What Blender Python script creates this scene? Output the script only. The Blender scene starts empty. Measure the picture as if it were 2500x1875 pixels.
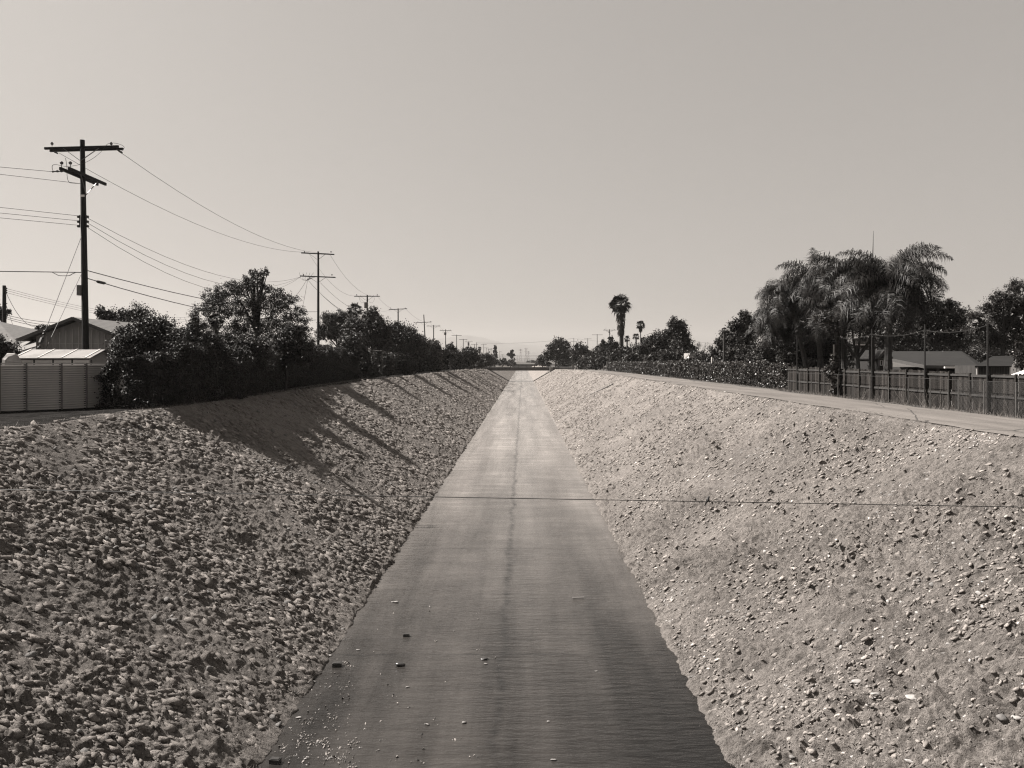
import bpy, math, random
import numpy as np
from mathutils import Vector, Matrix

# ------------------------------------------------------------------ camera, sky, sun, exposure
SC = bpy.context.scene
COL = SC.collection
EYE = 8.8                       # camera height above the channel floor
cd = bpy.data.cameras.new('camera'); cam = bpy.data.objects.new('camera', cd); COL.objects.link(cam)
cam.location = (0, 0, EYE); cam.rotation_euler = (math.radians(90), 0, 0)
cd.sensor_width = 36; cd.lens = 1878 / 2500 * 36
cd.shift_x = -26 / 2500; cd.shift_y = -57.5 / 2500
cd.clip_start = 0.1; cd.clip_end = 60000
SC.camera = cam

SUN_ELEV = math.radians(47)
SUN_DIR = Vector((-1.0, 0.27, 0)).normalized() * math.cos(SUN_ELEV) + Vector((0, 0, math.sin(SUN_ELEV)))
sd = bpy.data.lights.new('sun', 'SUN'); sd.energy = 5.0; sd.angle = math.radians(0.5); sd.color = (1.0, 0.945, 0.888)
sun = bpy.data.objects.new('sun', sd); COL.objects.link(sun)
sun.rotation_euler = SUN_DIR.to_track_quat('Z', 'Y').to_euler(); sun.location = (-60, 0, 60)

world = bpy.data.worlds.new('World'); SC.world = world; world.use_nodes = True
wn = world.node_tree; wn.nodes.clear()
sky = wn.nodes.new('ShaderNodeTexSky'); sky.sky_type = 'NISHITA'; sky.sun_disc = False
sky.sun_elevation = SUN_ELEV; sky.sun_rotation = math.atan2(SUN_DIR.x, SUN_DIR.y)
sky.altitude = 300; sky.air_density = 1.0; sky.dust_density = 5.0; sky.ozone_density = 1.0
bw = wn.nodes.new('ShaderNodeRGBToBW'); wn.links.new(sky.outputs[0], bw.inputs[0])
flat = wn.nodes.new('ShaderNodeMath'); flat.operation = 'POWER'; flat.inputs[1].default_value = 0.38; wn.links.new(bw.outputs[0], flat.inputs[0])   # bright hazy air evens the sky out
tint = wn.nodes.new('ShaderNodeMixRGB'); tint.blend_type = 'MULTIPLY'; tint.inputs[0].default_value = 1
tint.inputs[2].default_value = (1.0, 0.938, 0.878, 1); wn.links.new(flat.outputs[0], tint.inputs[1])
bg = wn.nodes.new('ShaderNodeBackground'); bg.inputs[1].default_value = 0.106; wn.links.new(tint.outputs[0], bg.inputs[0])
wo = wn.nodes.new('ShaderNodeOutputWorld'); wn.links.new(bg.outputs[0], wo.inputs[0])
SC.view_settings.view_transform = 'Standard'; SC.view_settings.look = 'None'
SC.view_settings.exposure = 1.5; SC.view_settings.gamma = 1.0
SC.render.engine = 'CYCLES'
SC.cycles.max_bounces = 5; SC.cycles.diffuse_bounces = 2; SC.cycles.glossy_bounces = 2
SC.cycles.transparent_max_bounces = 4; SC.cycles.volume_bounces = 0; SC.cycles.transmission_bounces = 1
SC.cycles.use_denoising = True; SC.cycles.denoiser = 'OPENIMAGEDENOISE'; SC.cycles.denoising_prefilter = 'NONE'; SC.cycles.pixel_filter_type = 'BLACKMAN_HARRIS'; SC.cycles.filter_width = 1.2
SC.cycles.caustics_reflective = False; SC.cycles.caustics_refractive = False

F = 1878.0
def wx(px, Y): return (px - 1276) * Y / F
def wz(py, Y): return EYE - (py - 880) * Y / F

# ------------------------------------------------------------------ materials (all warm monochrome, like the toned photograph)
WARM = np.array((1.045, 1.0, 0.965))
def rgb(v, w=1.0):
    c = v * (1 + (WARM - 1) * w); return (float(c[0]), float(c[1]), float(c[2]), 1)
class NT:
    def __init__(s, name):
        s.m = bpy.data.materials.new(name); s.m.use_nodes = True; s.t = s.m.node_tree
        s.b = s.t.nodes['Principled BSDF']
    def n(s, typ, **kw):
        nd = s.t.nodes.new('ShaderNode' + typ)
        for k, v in kw.items(): setattr(nd, k, v)
        return nd
    def l(s, a, b): s.t.links.new(a, b)
    def coords(s, scale=(1, 1, 1), rot=(0, 0, 0)):
        tc = s.n('TexCoord'); mp = s.n('Mapping'); mp.inputs['Scale'].default_value = scale; mp.inputs['Rotation'].default_value = rot
        s.l(tc.outputs['Object'], mp.inputs[0]); return mp.outputs[0]
    def noise(s, vec, scale, detail=4, rough=.6):
        n = s.n('TexNoise'); n.inputs['Scale'].default_value = scale; n.inputs['Detail'].default_value = detail
        n.inputs['Roughness'].default_value = rough; s.l(vec, n.inputs['Vector']); return n.outputs[0]
    def ramp(s, fac, stops):
        r = s.n('ValToRGB'); e = r.color_ramp.elements
        while len(e) < len(stops): e.new(0.5)
        for el, (p, v) in zip(e, stops): el.position = p; el.color = rgb(v)
        s.l(fac, r.inputs[0]); return r.outputs[0]
    def mix(s, fac, a, b, mode='MIX'):
        m = s.n('MixRGB', blend_type=mode)
        for i, v in zip((0, 1, 2), (fac, a, b)):
            if hasattr(v, 'default_value') or hasattr(v, 'links'): s.l(v, m.inputs[i])
            elif isinstance(v, (int, float)) and i: m.inputs[i].default_value = rgb(v)
            else: m.inputs[i].default_value = v
        return m.outputs[0]
    def math(s, op, a, b=0.0, c=None):
        m = s.n('Math', operation=op)
        for i, v in enumerate((a, b, c)):
            if v is None: continue
            if isinstance(v, (int, float)): m.inputs[i].default_value = v
            else: s.l(v, m.inputs[i])
        return m.outputs[0]
    def bump(s, h, strength, dist, prev=None):
        b = s.n('Bump'); b.inputs['Strength'].default_value = strength; b.inputs['Distance'].default_value = dist
        s.l(h, b.inputs['Height'])
        if prev is not None: s.l(prev, b.inputs['Normal'])
        return b.outputs[0]

def simple(name, v, rough=.8, var=.35, scale=3.0, stretch=(1, 1, 1), spec=.3, bump=.0, bscale=20, metal=0):
    t = NT(name); c = t.coords(stretch)
    n = t.noise(c, scale, 5)
    t.l(t.ramp(n, [(.25, v * (1 - var)), (.75, v * (1 + var))]), t.b.inputs['Base Color'])
    t.b.inputs['Roughness'].default_value = rough; t.b.inputs['Specular IOR Level'].default_value = spec
    t.b.inputs['Metallic'].default_value = metal
    if bump: t.l(t.bump(t.noise(c, bscale, 3), bump, .02), t.b.inputs['Normal'])
    return t.m

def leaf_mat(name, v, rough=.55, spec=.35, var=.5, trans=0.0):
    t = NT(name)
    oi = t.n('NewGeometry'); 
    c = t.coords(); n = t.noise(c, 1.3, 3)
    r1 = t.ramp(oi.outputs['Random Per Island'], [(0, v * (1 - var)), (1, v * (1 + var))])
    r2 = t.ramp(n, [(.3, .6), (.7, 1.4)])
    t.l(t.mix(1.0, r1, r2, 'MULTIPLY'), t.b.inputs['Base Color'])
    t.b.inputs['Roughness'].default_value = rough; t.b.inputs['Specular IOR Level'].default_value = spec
    return t.m

def bank_mat(name, v, stone_amt, aniso, rotx):
    t = NT(name); c = t.coords(); cs = t.coords(aniso)
    big = t.ramp(t.noise(c, .22, 4), [(.3, .78), (.7, 1.2)])
    fine = t.ramp(t.noise(cs, 5.0, 8, .7), [(.3, v * .35), (.46, v * .85), (.6, v * 1.15), (.78, v * 1.7)])
    col = t.mix(1.0, fine, big, 'MULTIPLY')
    t.l(col, t.b.inputs['Base Color'])
    t.b.inputs['Roughness'].default_value = .95; t.b.inputs['Specular IOR Level'].default_value = .1
    b1 = t.bump(t.noise(cs, 6, 8, .75), 1.0, .16)
    b2 = t.bump(t.noise(c, 17, 4, .65), 1.0, .05, b1)
    t.l(b2, t.b.inputs['Normal'])
    return t.m

M = {}
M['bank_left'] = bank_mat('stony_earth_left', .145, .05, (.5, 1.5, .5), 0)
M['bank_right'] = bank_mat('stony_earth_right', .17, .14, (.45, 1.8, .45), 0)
M['soil'] = simple('soil', .075, .95, .4, .8, bump=.6, bscale=4, spec=0)
M['dark_ground'] = simple('dark_ground', .016, 1, .7, 1.6, bump=1, bscale=5, spec=0)  # the left track's darkness is put into this base colour
M['stone'] = simple('stone', .15, .85, .35, 4, bump=.5, bscale=14)
M['pale_stone'] = simple('pale_stone', .27, .8, .3, 4, bump=.5, bscale=14)
M['dirt_stone'] = simple('dirt_stone', .11, .95, .3, 4, bump=.8, bscale=14)
M['wet_stone'] = simple('wet_stone', .03, .35, .3, 8, bump=.4, bscale=14, spec=.5)
M['pole_wood'] = simple('creosoted_wood', .010, .8, .4, 3, (6, 6, .6), bump=.5, bscale=8)
M['galv'] = simple('galvanised_metal', .10, .5, .2, 8, metal=.3)
M['dark_metal'] = simple('dark_metal', .015, .5, .2, 8)
M['wire'] = simple('weathered_wire', .02, .6, .1, 3)
M['ceramic'] = simple('brown_porcelain', .03, .2, .1, 3, spec=.6)
M['fence_wood'] = simple('weathered_fence_wood', .019, .9, .55, 5, (3, 3, .25), bump=.6, bscale=12)
M['fence_rail'] = simple('weathered_rail_wood', .035, .9, .35, 4, (1, .3, 3), bump=.4, bscale=12)
M['siding'] = simple('panel_siding', .24, .85, .3, 1.5, (2.2, 1, .5))
M['batten'] = simple('siding_batten', .36, .8, .2, 2)
M['shed_siding'] = simple('weathered_shed_siding', .045, .9, .4, 3, (1, 1, .3), spec=.1)
M['trim'] = simple('painted_trim', .06, .7, .2, 2)
M['white'] = simple('white_paint', .62, .6, .1, 2)
M['pale_plastic'] = simple('pale_plastic', .55, .55, .12, 1.5)
M['shed_roof'] = simple('shed_roof_plastic', .19, .45, .12, 1.5)
M['window'] = simple('dark_window', .012, .12, .1, 2, spec=.6)
M['shadow_room'] = simple('porch_shade', .02, .9, .1, 2)  # near-black wall colour stands in for shade inside the porches
M['concrete'] = simple('concrete', .12, .85, .25, 2, bump=.3, bscale=14)
M['bridge'] = simple('bridge_concrete', .055, .9, .35, .6, bump=.3, bscale=6)
M['pale_concrete'] = simple('pale_concrete', .16, .85, .15, 2)
M['bark'] = simple('bark', .03, .9, .45, 5, (1, 1, .4), bump=.8, bscale=7)
M['palm_bark'] = simple('palm_bark', .03, .9, .5, 5, (1, 1, 2.5), bump=1, bscale=5)
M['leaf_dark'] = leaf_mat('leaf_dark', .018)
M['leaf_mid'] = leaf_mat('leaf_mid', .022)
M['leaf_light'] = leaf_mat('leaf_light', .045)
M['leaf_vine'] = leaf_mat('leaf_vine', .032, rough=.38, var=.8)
M['palm_leaf'] = leaf_mat('palm_leaf', .012, rough=.5, spec=.25, var=.5)
M['dead_frond'] = leaf_mat('dead_frond', .04, rough=.8, spec=.1)
M['dry_grass'] = leaf_mat('dry_grass', .11, rough=.8, spec=.2)
M['pale_scrap'] = simple('pale_scrap', .2, .7, .3, 9)
M['litter'] = leaf_mat('litter', .12, rough=.7, var=.9)

def shingles():
    t = NT('shingle_roof'); c = t.coords()
    sp = t.n('SeparateXYZ'); t.l(c, sp.inputs[0])
    band = t.math('FRACT', t.math('MULTIPLY', sp.outputs[2], 9.0))
    line = t.math('LESS_THAN', band, .22)
    n = t.ramp(t.noise(t.coords((1, 1, 4)), 3, 5), [(.3, .065), (.7, .11)])
    t.l(t.mix(line, n, .035), t.b.inputs['Base Color']); t.b.inputs['Roughness'].default_value = .95
    return t.m
M['shingle'] = shingles()
M['dark_shingle'] = simple('dark_shingle', .012, .95, .5, 2, (.5, 1, 6), bump=.4, bscale=8)

def rubble_mat(name, v, white, lo=.72, hi=1.3):
    t = NT(name); g = t.n('NewGeometry'); c = t.coords()
    r = t.n('ValToRGB'); e = r.color_ramp.elements
    while len(e) < 5: e.new(.5)
    for el, (p, k) in zip(e, ((0, lo), (.35, .92), (.8, hi), (1 - white, hi * 1.15), (1.0, 2.6))): el.position = p; el.color = rgb(v * k)
    t.l(g.outputs['Random Per Island'], r.inputs[0])
    n = t.ramp(t.noise(c, 18, 5, .7), [(.3, .65), (.7, 1.3)])
    t.l(t.mix(1.0, r.outputs[0], n, 'MULTIPLY'), t.b.inputs['Base Color'])
    t.l(t.bump(t.noise(c, 16, 5, .7), 1.0, .06), t.b.inputs['Normal'])
    t.b.inputs['Roughness'].default_value = .95; t.b.inputs['Specular IOR Level'].default_value = .1
    return t.m
M['fence_wood'] = rubble_mat('weathered_board', .022, .05, .5, 1.35)
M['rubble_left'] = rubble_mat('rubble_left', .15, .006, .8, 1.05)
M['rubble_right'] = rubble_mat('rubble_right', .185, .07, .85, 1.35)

def road_mat():
    t = NT('worn_asphalt'); c = t.coords(); cl = t.coords((1, .12, 1))
    n = t.ramp(t.noise(c, 12, 8, .8), [(.3, .08), (.7, .145)])
    n2 = t.ramp(t.noise(cl, .9, 5), [(.3, .75), (.7, 1.25)])
    col = t.mix(1.0, n, n2, 'MULTIPLY')
    w = t.noise(c, .8, 3)
    vo = t.n('TexVoronoi', feature='DISTANCE_TO_EDGE'); vo.inputs['Scale'].default_value = .22
    wv = t.n('MixRGB'); wv.inputs[0].default_value = .25; t.l(c, wv.inputs[1])
    nn = t.n('TexNoise'); nn.inputs['Scale'].default_value = .9; nn.inputs['Detail'].default_value = 5; t.l(c, nn.inputs['Vector'])
    t.l(nn.outputs['Color'], wv.inputs[2]); t.l(wv.outputs[0], vo.inputs['Vector'])
    crack = t.math('LESS_THAN', vo.outputs['Distance'], .005)
    t.l(t.mix(t.math('MULTIPLY', crack, .75), col, .03), t.b.inputs['Base Color'])
    t.b.inputs['Roughness'].default_value = .92; t.b.inputs['Specular IOR Level'].default_value = .15
    t.l(t.bump(t.noise(c, 30, 5, .8), .6, .02), t.b.inputs['Normal'])
    return t.m
M['road'] = road_mat()

def water_mat():
    t = NT('shallow_water_on_concrete'); c = t.coords()
    sp = t.n('SeparateXYZ'); t.l(c, sp.inputs[0]); X, Y = sp.outputs[0], sp.outputs[1]
    streak = t.noise(t.coords((1.0, .06, 1)), .55, 5, .6)
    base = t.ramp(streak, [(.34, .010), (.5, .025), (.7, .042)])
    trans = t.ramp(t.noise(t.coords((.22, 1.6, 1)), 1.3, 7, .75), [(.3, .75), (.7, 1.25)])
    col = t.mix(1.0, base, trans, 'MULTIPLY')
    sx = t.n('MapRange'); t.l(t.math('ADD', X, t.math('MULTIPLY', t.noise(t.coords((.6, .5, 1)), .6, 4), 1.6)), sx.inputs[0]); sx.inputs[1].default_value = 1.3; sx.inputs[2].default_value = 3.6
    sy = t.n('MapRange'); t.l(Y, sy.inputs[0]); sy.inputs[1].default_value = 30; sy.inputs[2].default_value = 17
    col = t.mix(t.math('MULTIPLY', t.math('MULTIPLY', sx.outputs[0], sy.outputs[0]), .85), col, .006)     # much darker colour towards the near right
    thin = t.n('MapRange'); t.l(t.math('ADD', Y, t.math('MULTIPLY', t.noise(t.coords((.5, .2, 1)), .6, 4), 30)), thin.inputs[0]); thin.inputs[1].default_value = 38; thin.inputs[2].default_value = 92   # far sky reflection painted into the colour, over paler wet concrete
    sheen_streaks = t.ramp(t.noise(t.coords((.3, 1.3, 1)), .7, 7, .72), [(.34, .8), (.5, 1.0), (.66, 1.4)])  # bright streaks of sheen painted into the base colour
    far_sheen_col = t.mix(1.0, t.ramp(streak, [(.3, .12), (.7, .22)]), sheen_streaks, 'MULTIPLY')
    col = t.mix(thin.outputs[0], col, far_sheen_col)
    seamx = t.math('ABSOLUTE', t.math('ADD', t.math('ADD', X, .6), t.math('MULTIPLY', t.math('SUBTRACT', t.noise(t.coords((0, 1, 0)), .35, 4), .5), .8)))
    seam = t.math('MULTIPLY', t.math('SUBTRACT', 1.0, t.math('MINIMUM', t.math('DIVIDE', seamx, .2), 1.0)), t.ramp(t.noise(c, 1.5, 4), [(.35, .15), (.6, 1)]))
    col = t.mix(t.math('MULTIPLY', seam, .8), col, .008)
    jw = t.math('MULTIPLY', t.noise(t.coords((1, 0, 0)), .5, 4), .7)
    jf = t.math('FRACT', t.math('DIVIDE', t.math('ADD', t.math('SUBTRACT', Y, 16.9), jw), 12.9))
    joint = t.math('LESS_THAN', t.math('ABSOLUTE', t.math('SUBTRACT', jf, .5)), .0045)
    col = t.mix(t.math('MULTIPLY', joint, t.ramp(t.noise(t.coords((.6, .08, 1)), .7, 3), [(.4, .1), (.6, .8)])), col, .008)
    t.l(col, t.b.inputs['Base Color'])
    calm = t.noise(t.coords((.5, .35, 1)), .5, 3)
    t.l(t.n('MapRange').outputs[0], t.b.inputs['Roughness']) if False else None
    mr = t.n('MapRange'); t.l(streak, mr.inputs[0]); mr.inputs[1].default_value = .3; mr.inputs[2].default_value = .7
    mr.inputs[3].default_value = .07; mr.inputs[4].default_value = .22
    t.l(mr.outputs[0], t.b.inputs['Roughness'])
    t.b.inputs['IOR'].default_value = 1.33
    amp = t.math('MULTIPLY', t.noise(t.coords((.8, 3.0, 1)), 1.5, 3, .55), 1.0)
    r2 = t.noise(t.coords((.9, 1.6, 1), (0, 0, .3)), 5.5, 4, .6)
    b1 = t.bump(amp, .75, .07)
    b2 = t.bump(r2, .6, .025, b1)
    t.l(b2, t.b.inputs['Normal'])
    return t.m
M['water'] = water_mat()

def hill_mat():
    t = NT('hillside'); c = t.coords()
    t.l(t.ramp(t.noise(c, .002, 8), [(.3, .05), (.7, .09)]), t.b.inputs['Base Color']); t.b.inputs['Roughness'].default_value = 1
    return t.m
M['hill'] = hill_mat()

# ------------------------------------------------------------------ mesh helpers
def fast_mesh(name, V, Fq, smooth=False):
    V = np.asarray(V, np.float32).reshape(-1, 3); Fq = np.asarray(Fq, np.int32)
    k = Fq.shape[1]; me = bpy.data.meshes.new(name)
    me.vertices.add(len(V)); me.vertices.foreach_set('co', V.ravel())
    me.loops.add(Fq.size); me.loops.foreach_set('vertex_index', Fq.ravel())
    me.polygons.add(len(Fq)); me.polygons.foreach_set('loop_start', np.arange(0, Fq.size, k, dtype=np.int32))
    me.update(calc_edges=True)
    if smooth: me.polygons.foreach_set('use_smooth', np.ones(len(Fq), bool))
    return me
def link(name, me, mat, parent=None, **tags):
    o = bpy.data.objects.new(name, me); COL.objects.link(o)
    if mat is not None and not me.materials: me.materials.append(M[mat] if isinstance(mat, str) else mat)
    if parent is not None: o.parent = parent
    for k, v in tags.items():
        if v: o[k] = v
    return o
def thing(name, label, category, group=None, loc=(0, 0, 0)):
    o = bpy.data.objects.new(name, None); COL.objects.link(o); o.location = loc; o.empty_display_size = .3
    o['label'] = label; o['category'] = category
    if group: o['group'] = group
    return o
class MB:
    """collects boxes, tubes and polygons (world coordinates); build() subtracts the parent's place"""
    def __init__(s): s.v = []; s.f = []
    def add(s, vs, fs):
        o = len(s.v); s.v += [tuple(map(float, p)) for p in vs]; s.f += [tuple(i + o for i in f) for f in fs]
    def box(s, x0, x1, y0, y1, z0, z1):
        s.add([(x0,y0,z0),(x1,y0,z0),(x1,y1,z0),(x0,y1,z0),(x0,y0,z1),(x1,y0,z1),(x1,y1,z1),(x0,y1,z1)],
              [(0,3,2,1),(4,5,6,7),(0,1,5,4),(1,2,6,5),(2,3,7,6),(3,0,4,7)]); return s
    def beam(s, a, b, w, h, up=(0, 0, 1)):
        a = Vector(a); b = Vector(b); d = (b - a).normalized(); u = Vector(up)
        if abs(d.dot(u)) > .98: u = Vector((1, 0, 0))
        sd_ = d.cross(u).normalized(); uu = sd_.cross(d)
        vs = []
        for p in (a, b):
            for i, j in ((-1, -1), (1, -1), (1, 1), (-1, 1)): vs.append(p + sd_ * (i * w / 2) + uu * (j * h / 2))
        s.add(vs, [(0,3,2,1),(4,5,6,7),(0,1,5,4),(1,2,6,5),(2,3,7,6),(3,0,4,7)]); return s
    def tube(s, pts, r, n=8, cap=True):
        pts = [Vector(p) for p in pts]; rs = r if isinstance(r, (list, tuple)) else [r] * len(pts)
        vs = []; fs = []
        t0 = (pts[1] - pts[0]).normalized(); u = t0.orthogonal().normalized()
        for i, p in enumerate(pts):
            t = (pts[min(i + 1, len(pts) - 1)] - pts[max(i - 1, 0)]).normalized()
            u = (u - t * u.dot(t)).normalized(); w = t.cross(u)
            for k in range(n):
                a = 2 * math.pi * k / n; vs.append(p + (u * math.cos(a) + w * math.sin(a)) * rs[i])
        for i in range(len(pts) - 1):
            for k in range(n): fs.append((i*n+k, i*n+(k+1)%n, (i+1)*n+(k+1)%n, (i+1)*n+k))
        if cap: fs += [tuple(range(n - 1, -1, -1)), tuple((len(pts) - 1) * n + k for k in range(n))]
        s.add(vs, fs); return s
    def build(s, name, mat, parent=None, smooth=False, **tags):
        me = bpy.data.meshes.new(name)
        off = Vector((0, 0, 0)); p = parent
        while p is not None: off += p.location; p = p.parent
        loc = Vector((0, 0, 0))
        if parent is None:
            a = np.array(s.v); loc = Vector(((a[:,0].min()+a[:,0].max())/2, (a[:,1].min()+a[:,1].max())/2, a[:,2].min()))
            off = loc
        me.from_pydata([(x-off.x, y-off.y, z-off.z) for x, y, z in s.v], [], s.f); me.update()
        if smooth: me.polygons.foreach_set('use_smooth', np.ones(len(me.polygons), bool))
        o = link(name, me, mat, parent, **tags); o.location = loc if parent is None else (0, 0, 0)
        return o

# vectorised noise
_r = np.random.default_rng(7); PERM = _r.permutation(4096)
def hsh(ix, iy, k=0): return PERM[(PERM[(ix + k * 131) & 4095] + iy + k * 57) & 4095] / 4095.0
def vnoise(x, y, k=0):
    ix = np.floor(x).astype(int); iy = np.floor(y).astype(int); fx = x - ix; fy = y - iy
    fx = fx * fx * (3 - 2 * fx); fy = fy * fy * (3 - 2 * fy)
    a = hsh(ix, iy, k); b = hsh(ix + 1, iy, k); c = hsh(ix, iy + 1, k); d = hsh(ix + 1, iy + 1, k)
    return (a * (1 - fx) + b * fx) * (1 - fy) + (c * (1 - fx) + d * fx) * fy
def fbm(x, y, oct=4, k=0, gain=.5):
    s = 0; a = 1; t = 0
    for i in range(oct): s = s + a * vnoise(x * 2 ** i, y * 2 ** i, k + i * 7); t += a; a *= gain
    return s / t
def cells(x, y, k, pmin, rmin, rmax, power, an=1.0):
    """stones half sunk in the ground: highest dome of the neighbouring jittered cells"""
    ix = np.floor(x).astype(int); iy = np.floor(y).astype(int); best = np.zeros_like(x)
    for dx in (-1, 0, 1):
        for dy in (-1, 0, 1):
            cx = ix + dx; cy = iy + dy
            px = cx + .15 + .7 * hsh(cx, cy, k); py = cy + .15 + .7 * hsh(cx, cy, k + 1)
            on = hsh(cx, cy, k + 2) > pmin; r = rmin + (rmax - rmin) * hsh(cx, cy, k + 3) ** 2
            th = hsh(cx, cy, k + 4) * 3.14; ex = 1 + .7 * hsh(cx, cy, k + 5)
            ux = (x - px) * np.cos(th) + (y - py) * np.sin(th); uy = -(x - px) * np.sin(th) + (y - py) * np.cos(th)
            q = 1 - (ux / ex) ** 2 / r ** 2 - (uy * ex) ** 2 / r ** 2
            best = np.maximum(best, np.where(on, np.clip(q, 0, 1) ** power * r, 0))
    return best
def catenary(a, b, sag, n=14):
    a = Vector(a); b = Vector(b); out = []
    for i in range(n + 1):
        t = i / n; p = a.lerp(b, t); p.z -= sag * 4 * t * (1 - t); out.append(p)
    return out

# ------------------------------------------------------------------ terrain: banks, floor, water, plateau
FL, FR = -5.78, 4.585
SLOPE = 1.75
def zl(Y): return np.interp(Y, [0, 120, 218, 322, 1000, 20000], [6.5, 6.5, 6.24, 5.2, 5.0, -6])
def zr(Y): return np.interp(Y, [0, 115, 200, 310, 1000, 20000], [6.33, 6.33, 6.2, 5.15, 5.0, -6])
def crest_l(Y): return FL - SLOPE * zl(Y)
def crest_r(Y): return FR + SLOPE * zr(Y)

def relief(side, u, v, S):
    """height of clods, sunken stones and rills above the plain slope"""
    Y = u
    wu = u + .35 * (fbm(u * 1.1, v * 1.1, 3, 11) - .5); wv = v + .35 * (fbm(u * 1.1, v * 1.1, 3, 21) - .5)
    fade = np.clip(S / .015 + .25, 0, 1) * np.clip((1 - S) / .04, 0.35, 1)
    far = np.clip(1.25 - Y / 260, .45, 1)
    if side < 0:
        h = .20 * (fbm(wu * .5, wv * .35, 3, 3) - .5)
        n1 = fbm(wu * 2.3, wv * 1.15, 4, 31, .55); n2 = fbm(wu * 6.2, wv * 3.0, 3, 37, .55); n3 = fbm(wu * 13, wv * 7, 3, 43, .6)
        h = h + .26 * np.clip(n1 - .56, 0, .22) ** .8 + .20 * np.clip(n2 - .55, 0, .25) ** .85 + .12 * (n3 - .5)
        rock = cells(wu / .7, wv / .8, 31, .66, .12, .30, .5) * .30 + cells(wu / .33, wv / .4, 33, .55, .15, .4, .5) * .14
        h = h + rock * (.6 + .9 * n2)
        rg = 1 - np.abs(2 * fbm(wu * 2.6, wv * .9, 4, 51) - 1)
        h = h + .11 * (rg - .7)
    else:
        h = .14 * (fbm(wu * .35, wv * .25, 3, 5) - .5)
        rg = 1 - np.abs(2 * fbm(wu * 3.0, wv * .75, 4, 71) - 1)
        h = h + .22 * (rg - .7)
        n2 = fbm(wu * 5.2, wv * 2.6, 3, 37, .55); n3 = fbm(wu * 12, wv * 7, 3, 43, .6)
        h = h + .55 * np.clip(n2 - .53, 0, .25) + .20 * (n3 - .5)
        rg2 = 1 - np.abs(2 * fbm(wu * 7.0, wv * 1.8, 3, 77) - 1)
        h = h + .13 * (rg2 - .7)
        h = h + (cells(wu / .8, wv / .8, 81, .7, .1, .26, .6) * .42 + cells(wu / .30, wv / .34, 91, .45, .14, .4, .4) * .16) * (.6 + .9 * n2)
    calm = np.clip(.35 + 2.6 * (fbm(u * .22, v * .3, 3, 111) - .25), .45, 1.25)
    h = h * fade * far * calm
    return h

def bank(side, name, mat, label):
    Vs = []; Fs = []; off = 0
    secs = [(2, 11, .06, 1, 200), (11, 46, .0026, 0, 420), (45.5, 330, .0042, 0, 210), (329, 760, .012, 0, 60)]
    for (y0, y1, st, lin, nc) in secs:
        if lin: ys = np.arange(y0, y1 + st, st)
        else: ys = y0 * np.exp(np.arange(0, math.log(y1 / y0) + st, st))
        Y, S = np.meshgrid(ys, np.concatenate([np.linspace(0, 1, nc), np.linspace(1.01, 1.07, max(nc // 30, 3))]), indexing='ij')
        zc = zl(Y) if side < 0 else zr(Y)
        run = SLOPE * zc; v = S * np.hypot(run, zc)                # distance up the slope
        u = Y
        h = relief(side, u, v, S)
        ext = .42 * (fbm(u * 1.6, u * 0 + 3, 4, 101) - .35) * np.clip(1 - S / .03, 0, 1)            # ragged toe
        nx, nz = (zc / np.hypot(run, zc)), (run / np.hypot(run, zc))
        if side < 0:
            X = FL - run * S + nx * h + ext
            Z = zc * np.minimum(S, 1) + nz * h - .06 * (S < .001)
        else:
            X = FR + run * S - nx * h - ext
            Z = zc * np.minimum(S, 1) + nz * h - .06 * (S < .001)
        V = np.stack([X, Y, Z], -1).reshape(-1, 3); n0, n1 = Y.shape
        i = (np.arange(n0 - 1)[:, None] * n1 + np.arange(n1 - 1)[None, :]).ravel()
        q = np.stack([i, i + 1, i + n1 + 1, i + n1], 1) if side > 0 else np.stack([i, i + n1, i + n1 + 1, i + 1], 1)
        if side < 0: pass
        Vs.append(V); Fs.append(q + off); off += len(V)
    me = fast_mesh(name, np.concatenate(Vs), np.concatenate(Fs), True)
    return link(name, me, mat, label=label, category='embankment', kind='structure')
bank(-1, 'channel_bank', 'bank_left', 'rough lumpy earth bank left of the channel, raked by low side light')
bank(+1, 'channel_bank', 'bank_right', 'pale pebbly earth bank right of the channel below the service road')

def grid(name, xs_of_y, ys, zf, mat, **tags):
    V = []; n1 = None
    for y in ys:
        xs = xs_of_y(y); n1 = len(xs)
        V += [(x, y, zf(x, y)) for x in xs]
    n0 = len(ys); i = (np.arange(n0 - 1)[:, None] * n1 + np.arange(n1 - 1)[None, :]).ravel()
    q = np.stack([i, i + 1, i + n1 + 1, i + n1], 1)
    return link(name, fast_mesh(name, V, q), mat, **tags)

# concrete floor of the channel and the film of water running over it
ys = [2, 30, 60, 120, 240, 480, 760]
grid('channel_floor', lambda y: [FL - .3, FR + .3], ys, lambda x, y: 0.0, 'concrete', label='flat concrete bed of the drainage channel', category='channel floor', kind='structure')
wy = np.concatenate([np.arange(2, 60, .25), np.arange(60, 760, 1.5)])
def wedge(y):
    a = FL - .1; b = FR + .1
    return [a, a + 1.5, (a + b) / 2, b - 1.5, b]
grid('water', wedge, wy, lambda x, y: .008, 'water', label='thin sheet of dark rippled water flowing over the channel floor', category='water', kind='structure')

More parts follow.
